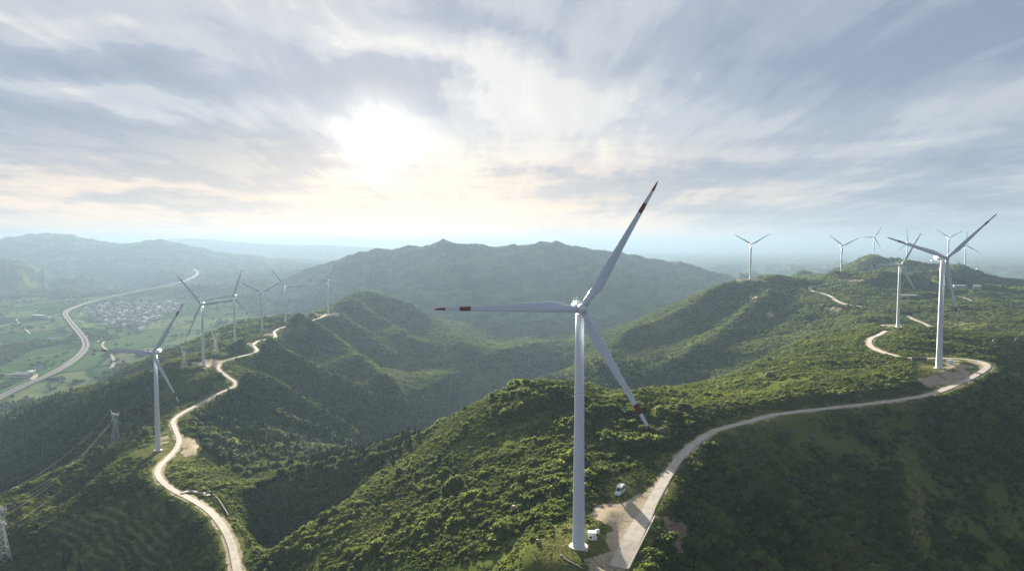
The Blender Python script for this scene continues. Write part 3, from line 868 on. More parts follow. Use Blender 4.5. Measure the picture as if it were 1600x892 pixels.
M_ROOFW = simple("white_roof_sheet", (0.72, 0.70, 0.66), 0.5, 0.08, 0.1)
M_TILE = simple("dark_roof_tile", (0.13, 0.12, 0.13), 0.8, 0.2, 0.4)
M_TILE2 = simple("brown_roof_tile", (0.20, 0.15, 0.13), 0.8, 0.2, 0.4)
M_PLASTER = simple("pale_plaster", (0.58, 0.56, 0.53), 0.8, 0.12, 0.3)
M_WATER = simple("still_water", (0.10, 0.14, 0.15), 0.05, 0.05, 0.01, spec=0.6)
M_SHRUB = foliage_mat("shrub_leaves", (0.020, 0.038, 0.008), (0.088, 0.142, 0.025), (0.152, 0.178, 0.038), 0.48, 0.018)
M_CONI = foliage_mat("conifer_needles", (0.018, 0.040, 0.014), (0.040, 0.072, 0.022), (0.065, 0.092, 0.026), 0.35, 0.012)
M_BROAD = foliage_mat("broad_leaves", (0.026, 0.052, 0.014), (0.062, 0.100, 0.026), (0.098, 0.122, 0.034), 0.42, 0.012)


def road_mat(name, c1, c2, slab=6.0, joint=True):
    m, t, b = new_mat(name)
    uv = t.new('ShaderNodeUVMap', uv_map='UVMap')
    u, v, _ = t.xyz(uv.outputs[0])
    geo = t.new('ShaderNodeNewGeometry')
    nA = t.noise(geo.outputs['Position'], 0.25, 5.0, 0.6)
    nB = t.noise(geo.outputs['Position'], 2.5, 4.0, 0.6)
    col = t.mix(t.rng(t.m('ADD', t.m('MULTIPLY', nA, 0.7), t.m('MULTIPLY', nB, 0.3)), 0.33, 0.67), c1, c2)
    edge = t.rng(t.m('ABSOLUTE', u), 0.78, 1.0)
    col = t.mix(t.m('MULTIPLY', edge, t.rng(nB, 0.35, 0.65)), col, tuple(0.62 * c for c in c1))
    trk = t.rng(t.m('ABSOLUTE', t.m('SUBTRACT', t.m('ABSOLUTE', u), 0.45)), 0.2, 0.05)
    col = t.mix(t.m('MULTIPLY', trk, 0.18), col, tuple(min(1, 1.2 * c) for c in c2))
    if joint:
        f = t.m('ABSOLUTE', t.m('SUBTRACT', t.m('FRACT', t.m('DIVIDE', v, slab)), 0.5))
        col = t.mix(t.m('MULTIPLY', t.rng(f, 0.485, 0.497), 0.5), col, (0.12, 0.11, 0.10))
    t.put(b.inputs['Base Color'], col)
    b.inputs['Roughness'].default_value = 1.0
    b.inputs['Specular IOR Level'].default_value = 0.05
    return m


M_ROAD = road_mat("concrete_road", (0.34, 0.31, 0.265), (0.46, 0.42, 0.365))
M_MOTOR = road_mat("motorway_surface", (0.11, 0.108, 0.103), (0.15, 0.147, 0.142), joint=False)
M_TRACK = road_mat("dirt_track_surface", (0.26, 0.22, 0.16), (0.36, 0.31, 0.24), joint=False)

# ------------------------------------------------------------------ object helpers
def link(o, parent=None):
    COL.objects.link(o)
    if parent is not None: o.parent = parent
    return o


def mesh_obj(name, verts, faces, mats, parent=None, midx=None, smooth=False):
    me = bpy.data.meshes.new(name)
    me.from_pydata([tuple(v) for v in verts], [], [tuple(f) for f in faces])
    for m in (mats if isinstance(mats, (list, tuple)) else [mats]): me.materials.append(m)
    if midx is not None: me.polygons.foreach_set('material_index', np.array(midx, np.int32))
    if smooth: me.polygons.foreach_set('use_smooth', np.ones(len(me.polygons), bool))
    me.update()
    return link(bpy.data.objects.new(name, me), parent)


def tag(o, label=None, cat=None, group=None, kind=None):
    if label: o['label'] = label
    if cat: o['category'] = cat
    if group: o['group'] = group
    if kind: o['kind'] = kind
    return o


def empty(name, loc, rz=0.0):
    o = bpy.data.objects.new(name, None)
    o.empty_display_size = 2.0
    o.location = loc
    o.rotation_euler = (0, 0, rz)
    return link(o)


def copy_tree(o, parent=None):
    c = o.copy()
    COL.objects.link(c)
    if parent is not None: c.parent = parent
    for ch in list(o.children): copy_tree(ch, c)
    return c


class MB:
    """collects simple shapes into one mesh"""
    def __init__(s):
        s.v, s.f, s.m = [], [], []

    def add(s, verts, faces, mi=0):
        o = len(s.v)
        s.v += [tuple(q) for q in verts]
        s.f += [tuple(o + i for i in f) for f in faces]
        s.m += [mi] * len(faces)

    def box(s, x0, x1, y0, y1, z0, z1, mi=0, bev=0.0):
        if bev <= 0:
            v = [(x0, y0, z0), (x1, y0, z0), (x1, y1, z0), (x0, y1, z0), (x0, y0, z1), (x1, y0, z1), (x1, y1, z1), (x0, y1, z1)]
            s.add(v, [(3, 2, 1, 0), (4, 5, 6, 7), (0, 1, 5, 4), (1, 2, 6, 5), (2, 3, 7, 6), (3, 0, 4, 7)], mi)
            return
        bm = bmesh.new()
        bmesh.ops.create_cube(bm, size=1.0)
        bmesh.ops.scale(bm, vec=(x1 - x0, y1 - y0, z1 - z0), verts=bm.verts)
        bmesh.ops.translate(bm, vec=((x0 + x1) / 2, (y0 + y1) / 2, (z0 + z1) / 2), verts=bm.verts)
        bmesh.ops.bevel(bm, geom=list(bm.edges), offset=bev, segments=2, affect='EDGES')
        s.bm(bm, mi)

    def bm(s, bm, mi=0):
        bm.verts.index_update()
        s.add([v.co[:] for v in bm.verts], [[v.index for v in f.verts] for f in bm.faces], mi)
        bm.free()

    def rings(s, rings, mi=0, cap=True, mis=None):
        k = len(rings[0])
        v = [q for r in rings for q in r]
        o = len(s.v)
        s.v += [tuple(q) for q in v]
        for i in range(len(rings) - 1):
            for j in range(k):
                a, b = i * k + j, i * k + (j + 1) % k
                s.f.append((o + a, o + b, o + b + k, o + a + k))
                s.m.append(mis[i] if mis else mi)
        if cap:
            s.f.append(tuple(o + j for j in range(k))[::-1]); s.m.append(mis[0] if mis else mi)
            e = (len(rings) - 1) * k
            s.f.append(tuple(o + e + j for j in range(k))); s.m.append(mis[-1] if mis else mi)

    def lathe(s, prof, seg=24, mi=0, axis='z', off=(0, 0, 0)):
        rs = []
        for r, h in prof:
            ring = []
            for j in range(seg):
                a = 2 * math.pi * j / seg
                c, d = r * math.cos(a), r * math.sin(a)
                q = (c, d, h) if axis == 'z' else ((c, h, -d) if axis == 'y' else (h, c, d))
                ring.append((q[0] + off[0], q[1] + off[1], q[2] + off[2]))
            rs.append(ring)
        s.rings(rs, mi)

    def tube(s, a, b, r, seg=5, mi=0, r2=None):
        a, b = Vector(a), Vector(b)
        d = (b - a)
        if d.length < 1e-6: return
        d.normalize()
        u = d.orthogonal().normalized(); w = d.cross(u)
        r2 = r if r2 is None else r2
        ra = [a + (u * math.cos(2 * math.pi * k / seg) + w * math.sin(2 * math.pi * k / seg)) * r for k in range(seg)]
        rb = [b + (u * math.cos(2 * math.pi * k / seg) + w * math.sin(2 * math.pi * k / seg)) * r2 for k in range(seg)]
        s.rings([ra, rb], mi)

    def build(s, name, mats, parent=None, smooth=False):
        mats = mats if isinstance(mats, (list, tuple)) else [mats]
        return mesh_obj(name, s.v, s.f, mats, parent, s.m if len(mats) > 1 else None, smooth)


# ------------------------------------------------------------------ the ground
def build_ground():
    nv = NT_ * NR
    idx = np.arange(nv, dtype=np.int32).reshape(NR, NT_)
    q = np.stack([idx[:-1, :-1], idx[:-1, 1:], idx[1:, 1:], idx[1:, :-1]], -1).reshape(-1, 4)
    me = bpy.data.meshes.new("ground")
    me.vertices.add(nv)
    me.vertices.foreach_set('co', np.stack([X, Y, Z], -1).astype(np.float32).ravel())
    me.loops.add(q.size)
    me.loops.foreach_set('vertex_index', q.ravel().astype(np.int32))
    me.polygons.add(len(q))
    me.polygons.foreach_set('loop_start', np.arange(0, q.size, 4, dtype=np.int32))
    me.polygons.foreach_set('loop_total', np.full(len(q), 4, np.int32))
    me.polygons.foreach_set('use_smooth', np.ones(len(q), bool))
    a = me.attributes.new('mask', 'FLOAT_VECTOR', 'POINT')
    a.data.foreach_set('vector', np.stack([dirt, grass, np.maximum(red, terr_edge * 0.35)], -1).astype(np.float32).ravel())
    b = me.attributes.new('mask2', 'FLOAT_VECTOR', 'POINT')
    b.data.foreach_set('vector', np.stack([plain_m, WOODM, gnat * (1 - plain_m)], -1).astype(np.float32).ravel())
    me.materials.append(M_TERR)
    me.update(calc_edges=True)
    me.validate()
    o = link(bpy.data.objects.new("ground", me))
    o['kind'] = 'structure'
    return o


WOODM = sstep(fbm(X * 1.0, Y * 0.55, 330.0, 4, 0.55, 131), 0.12, 0.42)
build_ground()


def strip(name, line, hw, mat, lift=0.0, kind='structure', offs=0.0):
    """a road surface along a world polyline; hw may be an array"""
    line = np.asarray(line)
    tg = np.gradient(line[:, :2], axis=0)
    tg /= np.linalg.norm(tg, axis=1)[:, None] + 1e-9
    nr = np.stack([tg[:, 1], -tg[:, 0]], 1)
    hw = np.full(len(line), hw) if np.isscalar(hw) else hw
    along = np.concatenate([[0], np.cumsum(np.linalg.norm(np.diff(line[:, :2], axis=0), axis=1))])
    rr = np.hypot(line[:, 0], line[:, 1])
    cols = [-1.0, -0.5, 0.0, 0.5, 1.0]
    vs, uvs = [], []
    for i in range(len(line)):
        for c in cols:
            o_ = nr[i] * (hw[i] * c + offs)
            vs.append((line[i, 0] + o_[0], line[i, 1] + o_[1], line[i, 2] + lift + rr[i] * 0.00018))
            uvs.append((c, along[i]))
    k = len(cols)
    fs = [(i * k + j + 1, i * k + j, (i + 1) * k + j, (i + 1) * k + j + 1) for i in range(len(line) - 1) for j in range(k - 1)]
    # skirt: road edges go down into the shoulder
    o0 = len(vs)
    for i in range(len(line)):
        for c in (-1.0, 1.0):
            o_ = nr[i] * ((hw[i] + 0.05) * c + offs)
            vs.append((line[i, 0] + o_[0], line[i, 1] + o_[1], line[i, 2] + lift - 0.6 - rr[i] * 0.001)); uvs.append((c, along[i]))
    for i in range(len(line) - 1):
        fs.append((i * k, o0 + 2 * i, o0 + 2 * i + 2, (i + 1) * k))
        fs.append((i * k + k - 1, (i + 1) * k + k - 1, o0 + 2 * i + 3, o0 + 2 * i + 1))
    o = mesh_obj(name, vs, fs, mat, None, None, False)
    ul = o.data.uv_layers.new(name='UVMap')
    vi = np.empty(len(o.data.loops), np.int32); o.data.loops.foreach_get('vertex_index', vi)
    ul.data.foreach_set('uv', np.array(uvs, np.float32)[vi].ravel())
    o['kind'] = kind
    return o


lr_line, _ = LINES['R']
hwR = np.interp(np.arange(len(lr_line)), [0, 7, 14, 17, 24, 60, 200], [3.5, 3.4, 3.1, 2.4, 2.2, 2.1, 2.1])
strip('concrete_road', lr_line, hwR, M_ROAD, 0.03)
strip('winding_road', LINES['L'][0], 2.1, M_ROAD, 0.03)
strip('hill_road', LINES['B'][0], 2.6, M_ROAD, 0.1)
strip('hill_road', LINES['C'][0], 3.2, M_ROAD, 0.1)
strip('hill_road', LINES['D'][0], 2.6, M_TRACK, 0.1)
strip('hill_road', LINES['E'][0], 3.0, M_TRACK, 0.1)
strip('motorway', MOTOR, 4.4, M_MOTOR, 0.1, offs=-5.9)
strip('motorway', MOTOR, 4.4, M_MOTOR, 0.1, offs=5.9)


def drape(pxs, n=6):
    l = catmull([hit(*q) for q in pxs], n)
    l[:, 2] = H(l[:, 0], l[:, 1]) + 0.5
    l[:, 2] = np.maximum(l[:, 2], smooth_line(l.copy(), 4)[:, 2])
    return l


for nm, pxs, hw in [('farm_track', [(92, 533), (112, 531), (132, 527), (152, 523)], 4), ('farm_track', [(170, 580), (178, 566), (174, 555), (169, 548)], 4), ('farm_track', [(168, 548), (160, 540), (163, 533)], 3), ('farm_track', [(152, 534), (160, 530), (172, 525)], 5),
                    ('farm_track', [(47, 522), (38, 512), (26, 500), (34, 497), (60, 496), (98, 498)], 3), ('farm_track', [(52, 594), (58, 585), (49, 592), (60, 594)], 3), ('farm_track', [(0, 586), (16, 585), (48, 588)], 3), ('valley_track', [(505, 717), (530, 712), (548, 712)], 1.6)]:
    strip(nm, drape(pxs), hw, M_TRACK, 0.12)
# lay-by beside the lower bend and its stone-faced bank
strip('lay_by', drape([(283, 771), (300, 768), (316, 771), (326, 775)]), 1.5, M_ROAD, 0.15)

# ------------------------------------------------------------------ wind turbines
def blade_mesh():
    L = 47.5
    sec = [  # t, chord, shift of the chord centre towards the trailing edge, thickness, twist
        (0.030, 2.2, 0.00, 2.2, 0), (0.07, 2.25, 0.02, 2.1, 4), (0.11, 2.8, 0.25, 1.8, 10), (0.16, 3.6, 0.60, 1.4, 11), (0.21, 4.0, 0.75, 1.05, 10), (0.28, 3.75, 0.66, 0.85, 8), (0.36, 3.3, 0.52, 0.70, 6.5), (0.46, 2.8, 0.40, 0.56, 5), (0.56, 2.4, 0.30, 0.45, 4),
        (0.66, 2.05, 0.22, 0.36, 3), (0.755, 1.75, 0.16, 0.30, 2), (0.7551, 1.75, 0.16, 0.30, 2), (0.83, 1.5, 0.12, 0.25, 1.5), (0.8301, 1.5, 0.12, 0.25, 1.5), (0.88, 1.3, 0.09, 0.21, 1), (0.925, 1.1, 0.06, 0.18, 0.5), (0.9251, 1.1, 0.06, 0.18, 0.5), (0.96, 0.85, 0.02, 0.14, 0), (0.985, 0.5, -0.06, 0.09, 0), (1.0, 0.10, -0.16, 0.03, 0)]
    rings, mis = [], []
    K = 14
    for (t, c, sh_, th_, tw) in sec:
        round_ = 1.0 if t < 0.08 else max(0.0, 1 - (t - 0.08) / 0.1)
        ring = []
        for k in range(K):
            a = 2 * math.pi * k / K
            u = math.cos(a)
            c = c if t < 0.08 else c
            x_ = u * c * (1.0 if t < 0.08 else 0.88) / 2
            y_ = math.sin(a) * th_ / 2 * (1.0 if round_ > 0.99 else (round_ + (1 - round_) * (0.62 - 0.38 * u)))
            x_ += sh_
            ca, sa = math.cos(R(tw)), math.sin(R(tw))
            xx, yy = x_ * ca - y_ * sa, x_ * sa + y_ * ca
            ring.append((xx, yy - 1.4 * t * t, t * L))
        rings.append(ring)
    for i in range(len(sec) - 1):
        tm = 0.5 * (sec[i][0] + sec[i + 1][0])
        mis.append(1 if (0.7551 <= tm <= 0.83 or tm >= 0.925) else 0)
    mb = MB()
    mb.rings(rings, 0, True, mis)
    return mb


def make_turbine():
    root = empty('wind_turbine', (0, 0, 0))
    mb = MB()
    prof = [(2.15, -1.5), (2.15, 0.35), (2.05, 0.36)]
    H0 = HUB_H - 2.0
    for k in range(0, 9):
        f = k / 8
        prof.append((2.03 - 0.68 * f, 0.4 + (H0 - 0.4) * f))
    mb.lathe(prof, 40)
    tw = mb.build('tower', M_WHITE, root, True)
    # flange rings and a door on the tower
    for zf in (26.0, 52.0):
        rf_ = 2.03 - 0.68 * (zf - 0.4) / (H0 - 0.4)
        mb = MB(); mb.lathe([(rf_ - 0.05, 0), (rf_ + 0.018, 0.02), (rf_ + 0.018, 0.16), (rf_ - 0.05, 0.18)], 40, off=(0, 0, zf)); mb.build('flange', M_GREYW, tw, True)
    mb = MB(); mb.box(1.90, 2.10, -0.5, 0.5, 1.3, 3.5, 0, 0.06); mb.build('door', M_GREYW, tw)
    mb = MB(); mb.lathe([(3.25, -2.0), (3.25, 0.10), (3.12, 0.22), (2.2, 0.24)], 40); mb.build('foundation', M_CONC, root)
    # nacelle runs back along +Y, hub at y = -4
    bm = bmesh.new()
    bmesh.ops.create_cube(bm, size=1.0)
    bmesh.ops.scale(bm, vec=(3.1, 11.5, 3.3), verts=bm.verts)
    for v in bm.verts:
        if v.co.y > 0: v.co.x *= 0.82; v.co.z = v.co.z * 0.86 + 0.15
    bmesh.ops.bevel(bm, geom=list(bm.edges), offset=0.7, segments=4, affect='EDGES')
    bmesh.ops.translate(bm, vec=(0, 3.4, HUB_H + 0.1), verts=bm.verts)
    mb = MB(); mb.bm(bm); nc = mb.build('nacelle', M_WHITE, root, True)
    mb = MB(); mb.box(-1.1, 1.1, 5.6, 8.2, HUB_H + 1.5, HUB_H + 1.85, 0, 0.1); mb.build('cooler', M_WHITE, nc)
    mb = MB(); mb.tube((0.5, 8.5, HUB_H + 1.5), (0.5, 8.5, HUB_H + 3.4), 0.06); mb.tube((-0.5, 8.5, HUB_H + 1.5), (-0.5, 8.5, HUB_H + 3.2), 0.06); mb.box(-0.8, 0.8, 8.44, 8.56, HUB_H + 2.6, HUB_H + 2.72); mb.build('wind_vane', M_STEEL, nc)
    mb = MB(); mb.lathe([(0.28, 0), (0.30, 0.1), (0.26, 0.45), (0.10, 0.55)], 12, off=(0, 4.2, HUB_H + 1.6)); mb.build('warning_light', M_RED, nc, True)
    mb = MB(); mb.lathe([(0.02, -6.2), (0.5, -6.1), (0.95, -5.85), (1.32, -5.35), (1.55, -4.6), (1.62, -3.8), (1.58, -3.0), (1.5, -2.45)], 28, axis='y', off=(0, 0, HUB_H))
    hb = mb.build('hub', M_WHITE, root, True)
    bl_ = blade_mesh()
    for k in range(3):
        if k == 0: b = bl_.build('blade', [M_WHITE, M_RED], root, True); me = b.data
        else: b = link(bpy.data.objects.new('blade', me), root)
        b.location = (0, -4.0, HUB_H)
        b['slot'] = k
    return root


LAB = {
    'main': 'large white wind turbine on the gravel pad in the foreground, red bands on its blades',
    'l1': 'nearest wind turbine of the left ridge, beside the winding road and the grey gravel lay-by',
    'l2': 'second wind turbine along the left ridge, standing on bare earth above a road bend',
    'l3': 'third wind turbine along the left ridge, one blade pointing up, left of the hairpin road',
    'l4': 'fourth wind turbine along the left ridge, two blades raised in a Y',
    'l5': 'fifth wind turbine along the left ridge, standing right behind the Y-shaped one',
    'l6': 'farthest hazy wind turbine of the left ridge, at the end of the winding road',
    'A': 'big wind turbine on the right by the sharp road bend, its nacelle lit cream',
    'B': 'slender wind turbine on the dark knoll just left of the big right-hand turbine',
    'C': 'lone wind turbine with raised Y blades on the hilltop left of all the right-hand turbines',
    'D': 'wind turbine with raised blades on the hill bench below the pointed green summit',
    'E': 'small distant wind turbine on top of the pointed green summit',
    'F': 'distant wind turbine on the ridge behind the slender turbine, one blade upright',
    'G': 'distant wind turbine with Y blades directly above the big right-hand turbine',
    'H': 'tall thin distant wind turbine on the ridge just right of the big right-hand turbine',
    'I': 'tiny faint wind turbine beyond the ridge, showing behind the big turbine nacelle',
    'J': 'faint blades of a wind turbine mostly hidden behind the ridge, between the large towers',
    'K': 'tiny faint wind turbine beyond the ridge, rightmost of all the turbines',
}
proto = make_turbine()
for i, (k, v) in enumerate(TURB.items()):
    o = proto if i == 0 else copy_tree(proto)
    o.location = v['p']
    o.rotation_euler = (0, 0, R(v['yaw']))
    tag(o, LAB[k], 'wind turbine', 'wind turbines along the ridges')
    for ch in o.children:
        if 'slot' in ch.keys(): ch.rotation_euler = (0, R(v['phase'] + 120 * ch['slot']), 0)
for o in list(COL.objects):
    if 'slot' in o.keys(): del o['slot']

#@@MORE@@
# ------------------------------------------------------------------ haze: the air of the valley
HAZE_D = 0.000122
def build_haze():
    mb = MB()
    mb.box(-52000, 52000, -9000, 66000, -560, 240)
    m = bpy.data.materials.new("haze")
    m.use_nodes = True
    t = NT(m.node_tree)
    t.n.clear()
    out = t.new('ShaderNodeOutputMaterial')
    pv = t.new('ShaderNodeVolumePrincipled')
    pv.inputs['Color'].default_value = (0.132, 0.186, 0.248, 1)
    pv.inputs['Density'].default_value = HAZE_D
    pv.inputs['Anisotropy'].default_value = 0.25
    t.l.new(pv.outputs[0], out.inputs['Volume'])
    o = mb.build('haze', m)
    o['kind'] = 'stuff'


build_haze()

# ------------------------------------------------------------------ plants
def rand_unit(n):
    v = rng.normal(size=(n, 3))
    return v / np.linalg.norm(v, axis=1)[:, None]


def leaf_quads(cent, nrm, size, jitter=0.6):
    n = len(cent)
    nr = nrm + rand_unit(n) * jitter
    nr /= np.linalg.norm(nr, axis=1)[:, None]
    a = np.cross(nr, rand_unit(n)); a /= np.linalg.norm(a, axis=1)[:, None] + 1e-9
    b = np.cross(nr, a)
    sz = size * (0.6 + 0.8 * rng.random(n))[:, None]
    v = np.stack([cent - a * sz - b * sz * 0.55, cent + a * sz - b * sz * 0.55, cent + a * sz * 0.8 + b * sz * 0.6, cent - a * sz * 0.8 + b * sz * 0.6], 1)
    return v.reshape(-1, 3)


def proto_mesh(name, verts, faces, mat):
    me = bpy.data.meshes.new(name)
    me.from_pydata([tuple(v) for v in verts], [], faces)
    me.materials.append(mat)
    me.update()
    return me


def ico(sub, rad):
    bm = bmesh.new()
    bmesh.ops.create_icosphere(bm, subdivisions=sub, radius=rad)
    v = np.array([q.co[:] for q in bm.verts]); f = [tuple(w.index for w in g.verts) for g in bm.faces]
    bm.free()
    return v, f


def lumpy(name, mat, nleaf=150, lobes=4, flat=0.75, lsize=0.17, lift=0.25):
    """a bush: overlapping uneven lobes covered with leaf-sized faces over a darker core"""
    vs, fs = [], []
    off = 0
    for k in range(lobes):
        a = 2 * math.pi * k / lobes + rng.random() * 1.3
        rad = 0.50 + 0.30 * rng.random()
        c = np.array([math.cos(a) * 0.48, math.sin(a) * 0.48, lift + 0.30 * rng.random()]) * (0.3 if k == 0 else 1.0)
        v, f = ico(1, 1.0)
        v = v * (1 + 0.22 * rng.normal(size=(len(v), 1)).clip(-1, 1)) * rad * 0.82
        v[:, 2] *= flat
        vs.append(v + c); fs += [tuple(i + off for i in g) for g in f]; off += len(v)
        d = rand_unit(nleaf // lobes); d[:, 2] = np.abs(d[:, 2]) - 0.25 * rng.random(len(d))
        cent = d * rad * (0.86 + 0.22 * rng.random((len(d), 1))); cent[:, 2] *= flat
        q = leaf_quads(cent + c, d, lsize)
        fs += [(off + 4 * i, off + 4 * i + 1, off + 4 * i + 2, off + 4 * i + 3) for i in range(len(d))]
        vs.append(q); off += len(q)
    return proto_mesh(name, np.vstack(vs), fs, mat)


def conifer(name, mat, layers=9, per=12, h=1.0, w=0.21, core=True):
    vs, fs = [], []
    off = 0
    K = 7
    if core:
        rings = []
        for i, (rr_, zz_) in enumerate([(0.55, 0.10), (0.75, 0.20), (0.55, 0.45), (0.30, 0.70), (0.02, 0.97)]):
            for k in range(K):
                a = 2 * math.pi * k / K
                q = rr_ * w * (1 + 0.25 * rng.normal())
                vs.append([[math.cos(a) * q, math.sin(a) * q, zz_ * h]])
        for i in range(4):
            for k in range(K):
                fs.append((i * K + k, i * K + (k + 1) % K, (i + 1) * K + (k + 1) % K, (i + 1) * K + k))
        off = 5 * K
    for L in range(layers):
        f = (L + 0.3) / layers
        zz_ = (0.10 + 0.88 * f) * h
        rr_ = w * (1 - f) ** 0.8 * (0.85 + 0.3 * rng.random()) + 0.012
        npr = max(4, int(per * (1 - f * 0.6)))
        for k in range(npr):
            a = 2 * math.pi * (k + rng.random() * 0.7) / npr + L
            q = rr_ * (0.75 + 0.45 * rng.random())
            ca, sa = math.cos(a), math.sin(a)
            hw_ = 0.30 * rr_ + 0.012
            dz = -0.28 * rr_ - 0.02 * rng.random()
            b0 = np.array([ca * q * 0.15, sa * q * 0.15, zz_ + 0.25 * rr_])
            tip = np.array([ca * q, sa * q, zz_ + dz])
            sd_ = np.array([-sa, ca, 0]) * hw_
            mid = b0 * 0.45 + tip * 0.55 + np.array([0, 0, 0.05 * rr_])
            vs.append([b0, mid - sd_, tip, mid + sd_]); fs.append((off, off + 1, off + 2, off + 3)); off += 4
    return proto_mesh(name, np.vstack([np.array(v).reshape(-1, 3) for v in vs]), fs, mat)


SHRUBS = [lumpy('shrub_leaves', M_SHRUB, 150, l, f, s, li) for l, f, s, li in [(4, 0.75, 0.17, 0.2), (5, 0.65, 0.16, 0.15), (3, 0.85, 0.18, 0.25), (4, 0.6, 0.2, 0.1), (5, 0.8, 0.15, 0.3)]]
CONES = [conifer('conifer_needles', M_CONI, l, p_, 1.0, w) for l, p_, w in [(9, 12, 0.20), (10, 11, 0.17), (8, 12, 0.23)]]
ROUNDS = [lumpy('broad_leaves', M_BROAD, 170, l, f, s, li) for l, f, s, li in [(5, 1.0, 0.16, 0.55), (4, 1.1, 0.17, 0.6), (6, 0.9, 0.15, 0.5)]]


def scatter(name, pos, scl, rotz, pid, meshes, tilt=0.12):
    """plant cover nobody could count: one object, the plants placed on its points"""
    me = bpy.data.meshes.new(name)
    n = len(pos)
    me.vertices.add(n)
    me.vertices.foreach_set('co', np.asarray(pos, np.float32).ravel())
    a = me.attributes.new('pscale', 'FLOAT_VECTOR', 'POINT'); a.data.foreach_set('vector', np.asarray(scl, np.float32).ravel())
    rot = np.stack([rng.normal(size=n) * tilt, rng.normal(size=n) * tilt, rotz], -1)
    a = me.attributes.new('prot', 'FLOAT_VECTOR', 'POINT'); a.data.foreach_set('vector', rot.astype(np.float32).ravel())
    a = me.attributes.new('pid', 'INT', 'POINT'); a.data.foreach_set('value', np.asarray(pid, np.int32))
    o = link(bpy.data.objects.new(name, me))
    ng = bpy.data.node_groups.new(name, 'GeometryNodeTree')
    ng.interface.new_socket('Geometry', in_out='INPUT', socket_type='NodeSocketGeometry')
    ng.interface.new_socket('Geometry', in_out='OUTPUT', socket_type='NodeSocketGeometry')
    gi = ng.nodes.new('NodeGroupInput'); go = ng.nodes.new('NodeGroupOutput')
    def attr(nm, tp):
        nd = ng.nodes.new('GeometryNodeInputNamedAttribute'); nd.data_type = tp
        nd.inputs['Name'].default_value = nm
        return nd.outputs['Attribute']
    e2r = ng.nodes.new('FunctionNodeEulerToRotation')
    ng.links.new(attr('prot', 'FLOAT_VECTOR'), e2r.inputs[0])
    jn = ng.nodes.new('GeometryNodeJoinGeometry')
    pidn = attr('pid', 'INT')
    scn = attr('pscale', 'FLOAT_VECTOR')
    for k, pm in enumerate(meshes):
        po = bpy.data.objects.new(pm.name, pm)
        oi = ng.nodes.new('GeometryNodeObjectInfo')
        oi.inputs['Object'].default_value = po
        oi.inputs['As Instance'].default_value = True
        ip = ng.nodes.new('GeometryNodeInstanceOnPoints')
        cmp = ng.nodes.new('FunctionNodeCompare'); cmp.data_type = 'INT'; cmp.operation = 'EQUAL'
        ng.links.new(pidn, cmp.inputs[2]); cmp.inputs[3].default_value = k
        ng.links.new(gi.outputs[0], ip.inputs['Points'])
        ng.links.new(cmp.outputs[0], ip.inputs['Selection'])
        ng.links.new(oi.outputs['Geometry'], ip.inputs['Instance'])
        ng.links.new(e2r.outputs[0], ip.inputs['Rotation'])
        ng.links.new(scn, ip.inputs['Scale'])
        ng.links.new(ip.outputs[0], jn.inputs[0])
    ng.links.new(jn.outputs[0], go.inputs[0])
    md = o.modifiers.new('cover', 'NODES'); md.node_group = ng
    o['kind'] = 'stuff'
    return o


def samp(grid, t, r):
    return bil(grid, th, lr, t, r)


def cand(n, t0, t1, r0, r1):
    t = R(t0) + (R(t1) - R(t0)) * rng.random(n)
    r = math.log(r0) + (math.log(r1) - math.log(r0)) * rng.random(n)
    return t, r


NOPLANT = np.maximum(np.maximum(sstep(dirt, 0.25, 0.5), sstep(red, 0.55, 0.9)), (1 - sstep(RDIST + jx * 0.8 - RAD * 0.0010, 2.9, 4.6)))
for (x_, y_, z_, ra, rb) in PADS:
    np.maximum(NOPLANT, 1 - sstep(np.hypot(X - x_, Y - y_), ra * 0.8, ra * 1.2), out=NOPLANT)

# ---- shrubs over the ridges
shade_m = poly_mask([(1010, 905), (1080, 740), (1110, 705), (1170, 682), (1300, 655), (1450, 636), (1545, 600), (1640, 590), (1640, 905)], 200, 560, 6)
N = 520000
t, r = cand(N, -42, 43, 185, 2700)
x_, y_ = np.exp(r) * np.sin(t), np.exp(r) * np.cos(t)
rad = np.exp(r)
hid = samp(HID, t, r); npl = samp(NOPLANT, t, r); gr_ = samp(grass, t, r); pw_ = samp(plain_m, t, r); nat_ = samp(gnat, t, r)
te_ = samp(terr * (1 - sstep(fr, 0.55, 0.64)), t, r)
cl1 = fbm(x_, y_, 34.0, 3, 0.55, 151); cl2 = fbm(x_, y_, 9.0, 2, 0.6, 157)
den = 0.78 - 0.14 * samp(shade_m, t, r) - 0.06 * (1 - sstep(rad, 330, 520)) + 0.35 * cl1 + 0.30 * cl2 - 0.42 * gr_ - 0.32 * nat_ - npl * 3 - te_ * 0.35 + samp(terr, t, r) * 0.1
ok = (rng.random(N) < den) & (hid < 12) & (pw_ < 0.4)
t, r, x_, y_, rad, cl1, cl2, gr_, nat_ = [q[ok] for q in (t, r, x_, y_, rad, cl1, cl2, gr_, nat_)]
n_ = len(t)
sz = np.exp(rng.normal(size=n_) * 0.42) * 0.70 * (1 + 0.45 * np.clip(cl1 + 0.6 * cl2, -0.8, 1.2)) * (1 - 0.72 * np.clip(1.1 * gr_ + 0.35 * nat_, 0, 1))
bigb = (rng.random(n_) < np.where(samp(shade_m, t, r) > 0.6, 0.15, 0.05)) & (gr_ < 0.3) & (samp(RDIST, t, r) > 14)
sz = np.where(bigb, sz * 1.9, sz) * (1 + 0.10 * (1 - sstep(rad, 330, 520)) + 0.75 * (samp(shade_m, t, r) > 0.6))
sz = np.maximum(sz, 0.25)
sz = np.maximum(sz, rad * 0.0020 * (0.7 + 0.6 * rng.random(n_)) * (1 - 0.6 * np.clip(gr_, 0, 1)))
zz_ = samp(Z, t, r) - 0.12 * sz
